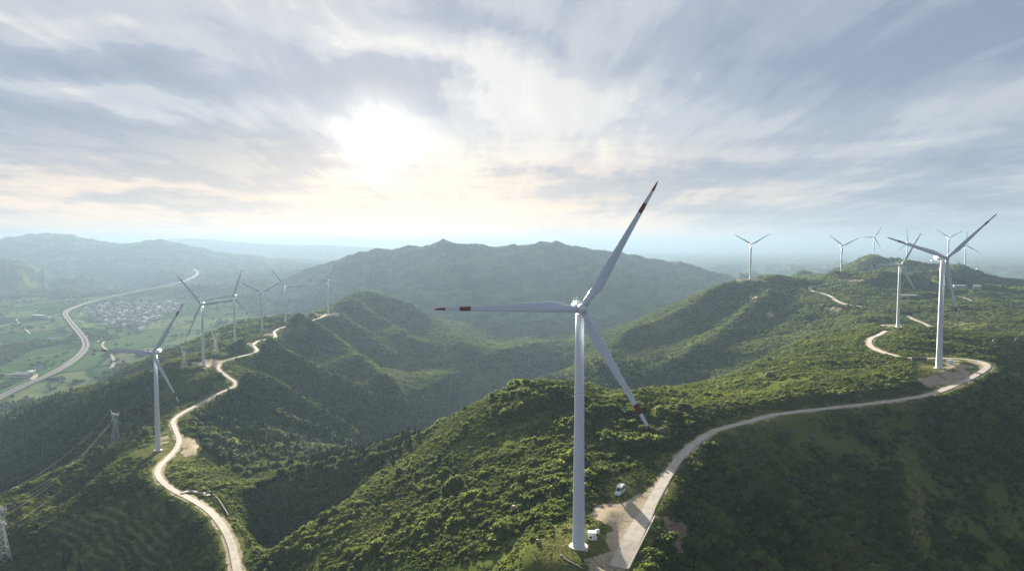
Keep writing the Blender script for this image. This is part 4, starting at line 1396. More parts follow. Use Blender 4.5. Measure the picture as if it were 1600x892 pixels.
scl = np.stack([sz * (0.9 + 0.4 * rng.random(n_)), sz * (0.9 + 0.4 * rng.random(n_)), sz * (0.75 + 0.5 * rng.random(n_))], -1)
scatter('shrub_cover', np.stack([x_, y_, zz_], -1), scl, rng.random(n_) * 6.28, rng.integers(0, len(SHRUBS), n_), SHRUBS)
print('shrubs', n_)

# ---- tufts of grass in the clearing
M_TUFT = foliage_mat("dry_grass_tufts", (0.060, 0.080, 0.020), (0.120, 0.125, 0.040), (0.185, 0.155, 0.070), 0.5, 0.2)
TUFTS = [lumpy('grass_tuft', M_TUFT, 60, 2, 0.7, 0.22, 0.1), lumpy('grass_tuft', M_TUFT, 60, 3, 0.5, 0.2, 0.05)]
N = 60000
t, r = cand(N, -4, 38, 195, 560)
x_, y_ = np.exp(r) * np.sin(t), np.exp(r) * np.cos(t); rad = np.exp(r)
ok = (samp(grass, t, r) > 0.25) & (samp(dirt, t, r) < 0.45) & (samp(RDIST, t, r) > 3.2) & (np.hypot(x_ - mx_, y_ - my_) > 3.6) & (rng.random(N) < 0.30 + 0.7 * sstep(fbm(x_, y_, 6.0, 3, 0.6, 211), -0.2, 0.5))
t, r, x_, y_, rad = [q[ok] for q in (t, r, x_, y_, rad)]
s_ = (0.12 + 0.22 * rng.random(len(t)) ** 2) * (0.6 + rad / 500)
scatter('grass_tufts', np.stack([x_, y_, samp(Z, t, r) - 0.03], -1), np.stack([s_, s_, s_ * 0.8], -1), rng.random(len(t)) * 6.28, rng.integers(0, 2, len(t)), TUFTS)

# ---- woods on the flanks of the left ridge, in the valley and on the far side
WOOD_POLYS = [([(330, 700), (400, 660), (480, 690), (560, 700), (622, 668), (640, 690), (600, 712), (500, 716), (420, 716), (360, 716)], 450, 1000),
              ([(300, 660), (380, 600), (430, 610), (520, 660), (600, 690), (520, 715), (420, 690), (340, 690)], 600, 1000),
              ([(440, 560), (520, 570), (600, 640), (640, 690), (560, 660), (480, 610)], 800, 1500),
              ([(640, 690), (720, 620), (900, 580), (1050, 575), (1080, 600), (960, 612), (840, 600), (740, 640), (660, 690)], 850, 1500),
              ([(0, 655), (60, 628), (130, 605), (200, 590), (240, 600), (235, 650), (160, 690), (90, 735), (0, 785)], 600, 1150)]
woodm = np.zeros_like(Z)
for pl, y0, y1 in WOOD_POLYS: np.maximum(woodm, poly_mask(pl, y0, y1, 14), out=woodm)
N = 60000
t, r = cand(N, -42, 20, 430, 2600)
x_, y_ = np.exp(r) * np.sin(t), np.exp(r) * np.cos(t); rad = np.exp(r)
hid = samp(HID, t, r); npl = samp(NOPLANT, t, r); wm = samp(woodm, t, r); rd_ = samp(RDIST, t, r)
c1 = fbm(x_, y_, 90.0, 3, 0.55, 171); slope_z = samp(Z, t, r)
den = wm * (0.75 + 0.5 * c1) + sstep(c1, 0.25, 0.8) * 0.25 * sstep(-slope_z, 185, 240)
ok = (rng.random(N) < den) & (hid < 14) & (npl < 0.3) & (rd_ > 10) & (samp(plain_m, t, r) < 0.4)
t, r, x_, y_, rad, c1 = [q[ok] for q in (t, r, x_, y_, rad, c1)]
hgt = (7.5 + 3.5 * rng.random(len(t)) + 2 * c1) * 0.9
ordr = np.argsort(rad)
NEARN = 150
nearest = ordr[:NEARN]; rest = ordr[NEARN:]
kind_c = fbm(x_, y_, 60.0, 2, 0.5, 181) + 0.35 * rng.normal(size=len(t)) > -0.25
zt_ = samp(Z, t, r)
rc_sel = rest[kind_c[rest]]; rb_sel = rest[~kind_c[rest]]
h_ = hgt[rc_sel]
scatter('conifer_wood', np.stack([x_[rc_sel], y_[rc_sel], zt_[rc_sel] - 0.5], -1), np.stack([h_, h_, h_], -1), rng.random(len(h_)) * 6.28, rng.integers(0, 3, len(h_)), CONES, 0.04)
h_ = hgt[rb_sel] * 0.42
scatter('broadleaf_wood', np.stack([x_[rb_sel], y_[rb_sel], zt_[rb_sel] - 0.3], -1), np.stack([h_, h_, h_], -1), rng.random(len(h_)) * 6.28, rng.integers(0, 3, len(h_)), ROUNDS, 0.05)
print('woods', len(rc_sel), len(rb_sel))


def trunk_mesh(h, r0):
    mb = MB()
    mb.rings([[(math.cos(k * 1.0472) * r0 * f + 0.03 * h * dx, math.sin(k * 1.0472) * r0 * f, z_ * h) for k in range(6)] for f, z_, dx in [(1.5, -0.06, 0), (1.0, 0.05, 0.1), (0.8, 0.3, 0.3), (0.45, 0.6, 0.1), (0.1, 0.9, 0)]])
    for k in range(5):
        a = k * 1.4
        mb.tube((0, 0, (0.25 + 0.08 * k) * h), (math.cos(a) * 0.22 * h, math.sin(a) * 0.22 * h, (0.36 + 0.09 * k) * h), r0 * 0.35, 5, 0, r0 * 0.1)
    return mb


def make_tree(crown_me, name):
    root = empty(name, (0, 0, 0))
    trunk_mesh(1.0 if 'pine' in name or 'conifer' in name else 0.9, 0.022 if 'conifer' in name else 0.06).build('trunk', M_BARK, root)
    link(bpy.data.objects.new('crown', crown_me), root)
    return root


BIGCONES = [conifer('conifer_needles', M_CONI, 15, 16, 1.0, w) for w in (0.20, 0.17, 0.23)]
BIGROUND = [lumpy('broad_leaves', M_BROAD, 420, l, f, s, li) for l, f, s, li in [(6, 1.0, 0.12, 0.62), (5, 1.1, 0.12, 0.66), (7, 0.95, 0.11, 0.6)]]
cproto = [make_tree(m_, 'conifer_tree') for m_ in BIGCONES]
bproto = [make_tree(m_, 'broadleaf_tree') for m_ in BIGROUND]
used = set()
for i in nearest:
    con = bool(kind_c[i])
    k = int(rng.integers(0, 3))
    src = (cproto if con else bproto)[k]
    o = src if src.name not in used else copy_tree(src)
    used.add(src.name)
    o.location = (x_[i], y_[i], zt_[i] - 0.2)
    h_ = hgt[i] * (1.0 if con else 0.42)
    o.scale = (h_, h_, h_)
    o.rotation_euler = (0, 0, rng.random() * 6.28)
    tag(o, 'dark conifer in the wood right of the winding road' if con else 'round-crowned tree in the wood right of the winding road', 'tree', 'conifers of the near wood' if con else 'round trees of the near wood')
# single trees that stand out
for (px, py, h, lab) in [(585, 722, 5.2, 'dark round tree standing alone where the two slopes meet in the valley'), (552, 716, 4.2, 'round tree on the open grass in the valley, left of the dark lone tree'), (534, 726, 3.0, 'small round tree at the lower edge of the valley meadow'),
                         (470, 733, 3.6, 'darkest of the round trees at the foot of the conifer wood'), (456, 735, 3.2, 'lower round tree at the left foot of the conifer wood'), (405, 742, 3.8, 'round tree just above the retaining wall slope')]:
    if (px, py) == (405, 742): continue
    p = hit(px, py)
    o = copy_tree(bproto[int(rng.integers(0, 3))])
    o.location = (p[0], p[1], p[2] - 0.3); o.scale = (h, h, h); o.rotation_euler = (0, 0, rng.random() * 6)
    tag(o, lab, 'tree', 'single trees in the valley')

# ---- trees and hedges on the valley floor
N = 60000
t, r = cand(N, -43, -14, 1350, 6500)
x_, y_ = np.exp(r) * np.sin(t), np.exp(r) * np.cos(t); rad = np.exp(r)
hid = samp(HID, t, r); pw_ = samp(plain_m, t, r); md_ = samp(MD, t, r)
wm = sstep(fbm(x_, y_ * 0.55, 330.0, 4, 0.55, 131), 0.16, 0.40)
c2 = fbm(x_, y_, 70.0, 3, 0.6, 191)
town = ((x_ - P(205, 492, Y=3150)[0]) / 330) ** 2 + ((y_ - 3180) / 420) ** 2 < 1.0
nearb = (1 - sstep(rad, 1500, 2000)) * 0.5
den = np.clip(wm * 0.9 + sstep(c2, 0.45, 0.8) * 0.5 + nearb * (c2 > 0), 0, 1)
ok = (rng.random(N) < den) & (hid < 12) & (md_ > 22) & ((pw_ > 0.05) | (slope_z[0] > 1e9)) & (~town | (rng.random(N) < 0.15))
t, r, rad, x_, y_ = [q[ok] for q in (t, r, rad, x_, y_)]
s_ = np.maximum(3.2 + 2.2 * rng.random(len(t)), rad * 0.0013)
scatter('valley_trees', np.stack([x_, y_, samp(Z, t, r) - 0.5], -1), np.stack([s_ * 1.1, s_ * 1.1, s_ * 0.95], -1), rng.random(len(t)) * 6.28, rng.integers(0, 3, len(t)), ROUNDS, 0.05)
print('valley', len(t))

# ------------------------------------------------------------------ boulders
def rock_mesh(seed, sq=(1, 0.8, 0.75)):
    rs = np.random.default_rng(seed)
    bm = bmesh.new()
    bmesh.ops.create_icosphere(bm, subdivisions=3, radius=1.0)
    for v in bm.verts:
        q = np.array(v.co[:])
        nzv = sum(0.5 ** o * math.sin(3.1 * 2 ** o * q.dot(rs2)) for o, rs2 in enumerate(rs.normal(size=(3, 3)) / 1.2))
        k = 1 + 0.16 * nzv
        pl = rs.normal(size=(0, 3))
        v.co = Vector(q * k)
    for _ in range(7):          # broken flat faces
        nrm = Vector(rs.normal(size=3)).normalized(); dcut = 0.62 + 0.25 * rs.random()
        for v in bm.verts:
            d_ = v.co.dot(nrm)
            if d_ > dcut: v.co -= nrm * (d_ - dcut) * 0.9
    for v in bm.verts: v.co = Vector((v.co.x * sq[0], v.co.y * sq[1], v.co.z * sq[2]))
    mb = MB(); mb.bm(bm)
    return mb


BOULD = [  # px, py, radius m, material, label
    (1034, 678, 2.6, 'd', 'dark round boulder on the sunlit slope left of the road bend'),
    (1270, 685, 2.0, 'd', 'largest grey boulder just below the road on the shaded slope'),
    (1236, 676, 1.6, 'd', 'grey boulder left of the largest one below the road'),
    (1358, 679, 1.7, 'd', 'grey boulder on the shaded slope, right of the largest one'),
    (1330, 653, 1.0, 'd', 'lower boulder of the cluster right under the road'), (1348, 652, 1.0, 'd', 'rightmost boulder of the cluster right under the road'), (1325, 643, 1.1, 'd', 'left boulder of the cluster right under the road'), (1338, 639, 0.9, 'd', 'top boulder of the cluster right under the road'), (1362, 640, 0.9, 'd', 'lone pale stone right of the boulder cluster under the road'),
    (1307, 861, 1.3, 'd', 'upright grey boulder at the bottom of the shaded slope'), (1313, 813, 0.7, 'd', 'small grey stone above the upright boulder'), (1362, 800, 0.6, 'p', 'small white stone in the shaded shrubs'), (1329, 788, 0.9, 'd', 'tall thin grey stone in the shaded shrubs'), (1298, 785, 0.6, 'd', 'pointed grey stone in the shaded shrubs'), (1278, 789, 0.7, 'd', 'flat grey stone in the shaded shrubs'),
    (1184, 812, 0.9, 'p', 'pale reddish stone on the left of the shaded slope'), (1152, 798, 1.3, 'd', 'grey rock slab at the left of the shaded slope'),
    (840, 848, 1.1, 'p', 'white rock at the lower left edge of the turbine clearing'), (836, 876, 0.5, 'p', 'small white stone below the white rock of the clearing'), (878, 869, 0.5, 'p', 'small pale stone in the grass of the turbine clearing'), (803, 795, 1.2, 'p', 'pale rock in the bushes left of the turbine'),
    (1202, 590, 3.6, 'd', 'dark rock outcrop on the green slope above the road'), (1555, 536, 3.0, 'd', 'upper grey rock on the dark hillside at the right edge'), (1560, 545, 2.6, 'd', 'lower grey rock on the dark hillside at the right edge'), (1590, 533, 2.8, 'd', 'rightmost grey rock on the dark hillside'), (1494, 522, 1.8, 'd', 'grey rock on the slope right of the big right turbine tower'),
    (74, 797, 1.6, 'd', 'large grey boulder on the near left hill'), (30, 824, 1.9, 'd', 'long grey rock at the left edge of the near left hill'), (119, 811, 1.0, 'p', 'pale flat rock on the near left hill'), (150, 710, 0.9, 'p', 'small white stone on the ridge below the pylon'), (238, 861, 1.3, 'p', 'pale rock in the terraces of the near left hill'), (281, 866, 0.9, 'd', 'grey rock right of the terraces on the near left hill'), (177, 752, 0.9, 'p', 'pale stone on the lit edge of the near left hill'),
    (1056, 836, 1.5, 'p', 'broken reddish rock in the cut bank beside the road end'), (1040, 862, 1.1, 'p', 'lower broken rock of the cut bank'), (1064, 824, 0.8, 'p', 'small rock at the top right of the cut bank'), (1049, 822, 0.7, 'd', 'small dark rock high in the cut bank'), (1066, 852, 0.9, 'd', 'dark rock at the right of the cut bank'), (1052, 852, 0.6, 'p', 'small pale rock in the middle of the cut bank'), (1032, 872, 0.7, 'd', 'dark rock at the foot of the cut bank'), (570, 722, 1.8, 'd', 'dark boulder beside the lone round tree in the valley'),
]
ROCKS = [rock_mesh(s, q) for s, q in [(1, (1.1, 0.9, 0.8)), (2, (1, 0.8, 0.7)), (3, (0.8, 0.8, 1.0)), (4, (1.3, 0.8, 0.55))]]
rock_me = {}
for i, (px, py, rr_, mt, lab) in enumerate(BOULD):
    p = hit(px, py)
    key = (i % 4, mt)
    if key not in rock_me:
        o = ROCKS[i % 4].build('boulder', M_ROCK if mt == 'd' else M_PALEROCK, None, True); rock_me[key] = o.data
    else:
        o = link(bpy.data.objects.new('boulder', rock_me[key]))
    o.location = (p[0], p[1], p[2] + rr_ * 0.45)
    o.scale = (rr_, rr_, rr_)
    o.rotation_euler = (rng.normal() * 0.2, rng.normal() * 0.2, rng.random() * 6)
    tag(o, lab, 'boulder', 'boulders on the slopes')

# ------------------------------------------------------------------ pylons and their wires
def make_pylon():
    """cat-head lattice pylon of unit height 34 m; arms along x"""
    root = empty('lattice_pylon', (0, 0, 0))
    mb = MB()
    HB, B0, B1 = 23.0, 3.4, 1.0
    lev = [0, 4.6, 8.6, 12.2, 15.4, 18.2, 20.7, 23.0]
    wd = lambda z_: B0 + (B1 - B0) * (z_ / HB)
    cr = lambda z_: [(sx * wd(z_), sy * wd(z_), z_) for sx, sy in ((-1, -1), (1, -1), (1, 1), (-1, 1))]
    for a, b in zip(lev[:-1], lev[1:]):
        ca, cb = cr(a), cr(b)
        for k in range(4):
            mb.tube(ca[k], cb[k], 0.17, 4)
            mb.tube(ca[k], cb[(k + 1) % 4], 0.09, 4); mb.tube(ca[(k + 1) % 4], cb[k], 0.09, 4)
            mb.tube(cb[k], cb[(k + 1) % 4], 0.09, 4)
    mb.build('tower_body', M_STEEL, root)
    mb = MB()
    for sy in (-0.9, 0.9):                       # lower crossarm
        mb.tube((-8.5, 0, 23.4), (-1, sy, 23.0), 0.12, 4); mb.tube((8.5, 0, 23.4), (1, sy, 23.0), 0.12, 4)
        mb.tube((-8.5, 0, 23.4), (-1.6, sy, 24.6), 0.10, 4); mb.tube((8.5, 0, 23.4), (1.6, sy, 24.6), 0.10, 4)
        mb.tube((-1.6, sy, 24.6), (1.6, sy, 24.6), 0.10, 4); mb.tube((-1, sy, 23), (1, sy, 23), 0.12, 4)
        for k in range(1, 5):
            f = k / 5
            for s in (-1, 1): mb.tube((s * (8.5 - 6.9 * f), sy * f, 23.4 + 1.2 * f), (s * (8.5 - 7.5 * max(f - 0.12, 0)), sy * max(f - .12, 0), 23.4 - 0.4 * f), 0.06, 4)
    mb.build('crossarm', M_STEEL, root)
    mb = MB()
    for s in (-1, 1):                            # forked window and its horns
        for sy in (-0.8, 0.8):
            mb.tube((s * 1.2, sy, 24.4), (s * 6.0, sy * 0.7, 31.0), 0.13, 4); mb.tube((s * 3.2, sy, 24.2), (s * 6.8, sy * 0.7, 31.0), 0.13, 4)
            mb.tube((s * 6.0, sy * 0.7, 31.0), (s * 8.4, 0, 34.0), 0.11, 4); mb.tube((s * 6.8, sy * .7, 31), (s * 8.4, 0, 34.0), 0.11, 4)
            for k in range(5):
                f = k / 5
                mb.tube((s * (1.2 + 4.8 * f), sy, 24.4 + 6.6 * f), (s * (3.2 + 3.6 * (f + .15)), sy, 24.2 + 6.8 * (f + .15)), 0.06, 4)
    for sy in (-0.55, 0.55):
        mb.tube((-6.4, sy, 31.0), (6.4, sy, 31.0), 0.12, 4); mb.tube((-6.4, sy, 30.0), (6.4, sy, 30.0), 0.10, 4)
        for k in range(8): mb.tube((-6.4 + 1.6 * k, sy, 30 + (k % 2)), (-4.8 + 1.6 * k, sy, 31 - (k % 2)), 0.06, 4)
    mb.build('fork', M_STEEL, root)
    for xx, zt_2, zb in [(-8.3, 23.3, 21.2), (8.3, 23.3, 21.2), (0, 30.0, 27.6)]:
        mb = MB(); mb.tube((xx, 0, zt_2), (xx, 0, zb), 0.18, 6); mb.build('insulator', M_GREYW, root)
    return root


pyl = []
base = make_pylon()
for i, (px, py, Yd, hh, rz, lab) in enumerate([
        (4, 880, None, 40, -0.62, 'nearest lattice pylon, cut by the left edge of the picture'), (181, 692, None, 36, -0.60, 'lattice pylon with a forked head on the near left ridge, left of the first turbine'),
        (288, 577, None, 32, -0.5, 'distant lattice pylon on the ridge crest between the first two left turbines'), (337, 556, None, 36, -0.5, 'farthest lattice pylon, between the second and third left turbines')]):
    p = hit(px, py)
    o = base if i == 0 else copy_tree(base)
    o.location = (p[0], p[1], p[2] - 0.3)
    k = hh / 34.0
    o.scale = (k, k, k)
    o.rotation_euler = (0, 0, rz)
    tag(o, lab, 'pylon', 'lattice pylons of the power line')
    pyl.append((Vector(p), k, rz))
LL = Vector((-330, 120, 20))
pyl = [(pyl[0][0] + Vector((-70, -260, 12)), pyl[0][1], pyl[0][2])] + pyl
WIRES = [((-8.3, 21.2), 'left outer wire'), ((8.3, 21.2), 'right outer wire'), ((0, 27.6), 'middle wire'), ((-8.4, 34.0), 'thin left earth wire'), ((8.4, 34.0), 'thin right earth wire')]
for (ax, az_), nm in WIRES:
    mb = MB()
    for (p0, k0, r0), (p1, k1, r1) in zip(pyl[:-1], pyl[1:]):
        a = p0 + Vector((math.cos(r0) * ax * k0, math.sin(r0) * ax * k0, az_ * k0)); b = p1 + Vector((math.cos(r1) * ax * k1, math.sin(r1) * ax * k1, az_ * k1))
        span = (b - a).length
        n2 = 22
        pts = [a.lerp(b, i / n2) - Vector((0, 0, 4 * span * 0.030 * (i / n2) * (1 - i / n2))) for i in range(n2 + 1)]
        for u, v in zip(pts[:-1], pts[1:]): mb.tube(u, v, 0.055 if az_ < 30 else 0.035, 4)
    o = mb.build('power_line', M_CABLE)
    tag(o, nm + ' strung between the lattice pylons along the left ridge', 'power line', 'wires between the pylons')

# ------------------------------------------------------------------ things on the turbine pad
def wheel(parent, x_, y_, z_, r_=0.36, w_=0.24):
    mb = MB(); mb.lathe([(r_ * 0.62, -w_ / 2), (r_ * 0.95, -w_ / 2), (r_, -w_ / 4), (r_, w_ / 4), (r_ * 0.95, w_ / 2), (r_ * 0.62, w_ / 2)], 18, axis='x')
    o = mb.build('wheel', M_DARK, parent, True); o.location = (x_, y_, z_)
    mb = MB(); mb.lathe([(r_ * 0.62, -w_ * 0.42), (r_ * 0.5, w_ * 0.3), (0.06, w_ * 0.46)], 14, axis='x'); h_ = mb.build('rim', M_STEEL, o)


def make_van():
    root = empty('van', (0, 0, 0))
    # body: profile in y (front at -y) and z, extruded over x
    prof = [(-2.75, 0.45), (-2.80, 0.95), (-2.62, 1.18), (-1.95, 1.32), (-1.30, 2.22), (-1.05, 2.42), (2.55, 2.46), (2.72, 2.30), (2.78, 0.50)]
    bm = bmesh.new()
    L_ = [bm.verts.new((-1.0, a, b)) for a, b in prof]; Rr = [bm.verts.new((1.0, a, b)) for a, b in prof]
    bm.faces.new(L_); bm.faces.new(Rr[::-1])
    for i in range(len(prof)): j = (i + 1) % len(prof); bm.faces.new((L_[i], Rr[i], Rr[j], L_[j]))
    for v in bm.verts:
        if v.co.z > 1.5: v.co.x *= 0.90
    bmesh.ops.recalc_face_normals(bm, faces=bm.faces)
    bmesh.ops.bevel(bm, geom=list(bm.edges), offset=0.09, segments=2, affect='EDGES')
    mb = MB(); mb.bm(bm); mb.build('body', M_WHITE, root, False)
    mb = MB(); mb.add([(-0.80, -1.93, 1.39), (0.80, -1.93, 1.39), (0.74, -1.36, 2.18), (-0.74, -1.36, 2.18)], [(0, 1, 2, 3)])
    mb.v = [(a, b - 0.035, c + 0.02) for a, b, c in mb.v]; mb.build('windscreen', M_GLASS, root)
    for s in (-1, 1):
        for (a0, a1) in [(-1.35, -0.55), (-0.40, 0.95), (1.10, 2.40)]:
            mb = MB(); xw0, xw1 = s * 0.985, s * 0.935
            y0b = a0 - (0.35 if a0 < -1 else 0)
            mb.add([(xw0 + s * .03, y0b, 1.45), (xw0 + s * .03, a1, 1.45), (xw1 + s * .03, a1, 2.10), (xw1 + s * .03, a0, 2.10)], [(0, 1, 2, 3) if s > 0 else (3, 2, 1, 0)])
            mb.build('side_window', M_GLASS, root)
        mb = MB(); mb.box(min(s * 0.55, s * 0.85), max(s * 0.55, s * 0.85), -2.86, -2.74, 0.78, 1.02, 0, 0.03); mb.build('headlight', M_LAMP, root)
        mb = MB(); mb.box(min(s * 0.72, s * 0.92), max(s * 0.72, s * 0.92), 2.74, 2.84, 0.95, 1.35, 0, 0.02); mb.build('tail_light', M_RED, root)
        mb = MB(); mb.box(min(s * 1.0, s * 1.22), max(s * 1.0, s * 1.22), -1.62, -1.5, 1.40, 1.66, 0, 0.03); mb.build('mirror', M_DARK, root)
        for yy in (-1.85, 1.75): wheel(root, s * 0.90, yy, 0.36)
    mb = MB(); mb.box(-0.70, 0.70, 2.77, 2.81, 1.50, 2.15); mb.build('rear_window', M_GLASS, root)
    mb = MB(); mb.box(-0.98, 0.98, -2.92, -2.74, 0.40, 0.66, 0, 0.05); mb.build('bumper', M_GREYW, root)
    mb = MB()
    for yy in (-0.6, 0.6, 1.8): mb.box(-0.85, 0.85, yy - 0.04, yy + 0.04, 2.50, 2.56)
    for s in (-1, 1): mb.box(s * 0.85 - 0.03, s * 0.85 + 0.03, -0.8, 2.2, 2.46, 2.60)
    mb.build('roof_rack', M_STEEL, root)
    return root


v = make_van()
p = hit(969, 772)
v.location = (p[0], p[1], p[2] + 0.02)
v.rotation_euler = (0, 0, R(-30))
v.scale = (1.15, 1.15, 1.45)
tag(v, 'white van with blue-grey shaded side parked on the grass beside the gravel', 'van')


def pad_at(px, py):
    return hit(px, py)


p = pad_at(925, 841)
tb = empty('transformer_cabinet', (p[0], p[1], p[2]), R(-8))
mb = MB(); mb.box(-1.35, 1.35, -1.1, 1.1, 0.25, 2.35, 0, 0.05); mb.build('cabinet', M_WHITE, tb)
mb = MB(); mb.box(-1.55, 1.55, -1.3, 1.3, 0, 0.25); mb.build('plinth', M_CONC, tb)
mb = MB(); mb.box(-1.5, 1.5, -1.25, 1.25, 2.36, 2.5, 0, 0.04); mb.build('lid', M_WHITE, tb)
mb = MB(); mb.box(-0.85, 0.0, -1.14, -1.09, 0.5, 1.25); mb.build('vent', M_DARK, tb)
mb = MB(); mb.box(0.35, 1.1, -1.14, -1.09, 0.4, 2.1, 0, 0.015); mb.build('door', M_GREYW, tb)
tag(tb, 'white metal transformer cabinet standing right beside the foreground turbine foot', 'cabinet')
p = pad_at(933, 834)
o = empty('cooling_unit', (p[0], p[1], p[2]), R(20))
mb = MB(); mb.box(-0.75, 0.75, -0.35, 0.35, 0.35, 1.75, 0, 0.06); mb.build('case', M_WHITE, o)
mb = MB(); mb.lathe([(0.5, -0.38), (0.52, -0.40), (0.40, -0.41), (0.40, -0.37)], 20, axis='y', off=(0, 0, 1.05)); mb.build('fan_ring', M_GREYW, o)
for s in (-1, 1):
    mb = MB(); mb.box(s * 0.6 - 0.06, s * 0.6 + 0.06, -0.3, 0.3, -0.1, 0.36); mb.build('leg', M_STEEL, o)
tag(o, 'small white cooling unit with a round fan right of the transformer cabinet', 'cooling unit')
p = pad_at(931, 845)
o = empty('meter_box', (p[0], p[1], p[2]), R(0))
mb = MB(); mb.box(-0.4, 0.4, -0.28, 0.28, 0.45, 1.35, 0, 0.05); mb.build('case', M_WHITE, o)
mb = MB(); mb.box(-0.07, 0.07, -0.07, 0.07, -0.1, 0.45); mb.build('post', M_STEEL, o)
tag(o, 'little white meter box on a post in front of the transformer cabinet', 'meter box')
p = hit(1484, 568)
o = empty('transformer_cabinet', (p[0], p[1], p[2]), R(12))
mb = MB(); mb.box(-1.8, 1.8, -1.3, 1.3, 0.2, 2.7, 0, 0.06); mb.build('cabinet', M_WHITE, o)
mb = MB(); mb.box(-2.0, 2.0, -1.5, 1.5, -0.2, 0.2); mb.build('plinth', M_CONC, o)
mb = MB(); mb.box(-1.95, 1.95, -1.45, 1.45, 2.71, 2.85, 0, 0.04); mb.build('lid', M_GREYW, o)
tag(o, 'white transformer cabinet right of the big right-hand turbine foot', 'cabinet')


def wall_along(name, pxs, h, w, mat, label, cat, n=6, lift=0.0, post=None):
    l = catmull([hit(*q) for q in pxs], n)
    l[:, 2] = H(l[:, 0], l[:, 1])
    tg = np.gradient(l[:, :2], axis=0); tg /= np.linalg.norm(tg, axis=1)[:, None] + 1e-9
    nr = np.stack([tg[:, 1], -tg[:, 0]], 1)
    rings = []
    for i in range(len(l)):
        x0, y0, z0 = l[i]; a, b = nr[i] * w / 2
        rings.append([(x0 - a, y0 - b, z0 - 0.6), (x0 + a, y0 + b, z0 - 0.6), (x0 + a * 0.9, y0 + b * 0.9, z0 + h + lift), (x0 - a * .9, y0 - b * .9, z0 + h + lift)])
    mb = MB(); mb.rings(rings)
    o = mb.build(name, mat)
    tag(o, label, cat)
    return o


wall_along('concrete_barrier', [(1023, 808), (1010, 834), (996, 862), (982, 890)], 0.7, 0.35, M_CONC, 'low pale concrete barrier along the edge of the near road end', 'barrier')
wall_along('kerb_wall', [(874, 868), (890, 877), (912, 889)], 0.25, 0.25, M_PALEROCK, 'low concrete kerb wall at the lower edge of the turbine clearing', 'wall')
wall_along('retaining_wall', [(288, 768), (306, 766), (325, 768), (340, 780), (357, 806)], 0.9, 0.4, M_PALEROCK, 'pale stone retaining wall curving beside the lower bend of the winding road', 'wall')
wall_along('gabion_wall', [(1424, 563), (1434, 563), (1448, 564)], 2.6, 1.2, M_ROCK, 'grey stone wall at the left of the big right turbine clearing', 'wall')
wall_along('guard_rail', [(1546, 583), (1554, 582), (1562, 582)], 0.9, 0.3, M_CONC, 'short pale barrier at the sharp bend of the right-hand road', 'barrier')

# ------------------------------------------------------------------ buildings
def house(name, w, d, h, wall, roof, rooftype='gable', wins=0):
    root = empty(name, (0, 0, 0))
    mb = MB(); mb.box(-w / 2, w / 2, -d / 2, d / 2, -2.0, h)
    if rooftype == 'gable':
        mb.add([(-w / 2, -d / 2, h), (-w / 2, d / 2, h), (-w / 2, 0, h + d * 0.26)], [(0, 2, 1)])
        mb.add([(w / 2, -d / 2, h), (w / 2, d / 2, h), (w / 2, 0, h + d * 0.26)], [(0, 1, 2)])
    mb.build('wall', wall, root)
    e = 0.4
    if rooftype == 'gable':
        rz_ = h + d * 0.26
        mb = MB()
        for s in (-1, 1):
            y1_, z1_ = s * (d / 2 + e), h - 0.2
            q = [(-w / 2 - e, y1_, z1_ + .02), (w / 2 + e, y1_, z1_ + .02), (w / 2 + e, 0, rz_ + .05), (-w / 2 - e, 0, rz_ + .05)]
            mb.add(q + [(a, b, c + 0.25) for a, b, c in q], [(0, 1, 2, 3), (7, 6, 5, 4), (0, 4, 5, 1), (1, 5, 6, 2), (2, 6, 7, 3), (3, 7, 4, 0)])
        mb.build('roof', roof, root)
    else:
        mb = MB(); mb.box(-w / 2 - e, w / 2 + e, -d / 2 - e, d / 2 + e, h + .01, h + 0.6); mb.build('roof', roof, root)
    for k in range(wins):
        xx = -w / 2 + w * (k + 0.5) / wins
        mb = MB(); mb.box(xx - w / wins * 0.27, xx + w / wins * 0.27, -d / 2 - 0.06, -d / 2 + 0.1, h * 0.40, h * 0.75); mb.build('window', M_GLASS, root)
    return root


def put(o, px, py, rz, label, cat, group=None, on=hit):
    p = on(px, py)
    o.location = (p[0], p[1], p[2]); o.rotation_euler = (0, 0, R(rz))
    return tag(o, label, cat, group)


put(house('factory_hall', 52, 26, 14, M_GREYW, M_GREYW, 'flat', 8), 60, 497, -8, 'long grey factory hall in the fields left of the motorway bend', 'factory')
put(house('factory_annex', 16, 14, 9, M_ROOFW, M_ROOFW, 'flat', 3), 77, 498, -8, 'white annex at the right end of the long grey factory hall', 'factory annex')
put(house('factory_tower', 9, 9, 22, M_GREYW, M_GREYW, 'flat', 0), 57, 492, -8, 'square grey tower rising behind the long grey factory hall', 'tower')
put(house('warehouse', 44, 18, 9, M_PINK, M_ROOFW, 'gable', 9), 36, 589, -12, 'pink-walled warehouse with a white roof beside the near motorway', 'warehouse')
put(house('workshop', 16, 12, 8, M_ROOFW, M_ROOFW, 'flat', 3), 50, 584, -12, 'small white workshop right of the pink-walled warehouse', 'workshop')
put(house('shed', 30, 14, 5, M_GREYW, M_BLUE, 'gable'), 62, 577, -14, 'long shed with a blue roof behind the pink-walled warehouse', 'shed')
put(house('shed', 24, 12, 5, M_GREYW, M_ROOFW, 'gable'), 82, 531, -10, 'shed with a bright white roof alone in the fields left of the motorway', 'shed')
put(house('long_shed', 46, 12, 5, M_PLASTER, M_ROOFW, 'gable'), 161, 508, -4, 'long white-roofed shed on the near edge of the village', 'shed')
put(house('low_building', 34, 10, 6, M_PLASTER, M_GREYW, 'flat', 6), 1421, 466, -14, 'long low white building beside the slender right-hand turbine', 'building')
put(house('station_building', 22, 14, 8, M_GREYW, M_GREYW, 'flat', 4), 1500, 452, -14, 'grey block building on the bench right of the big right-hand turbine', 'building')
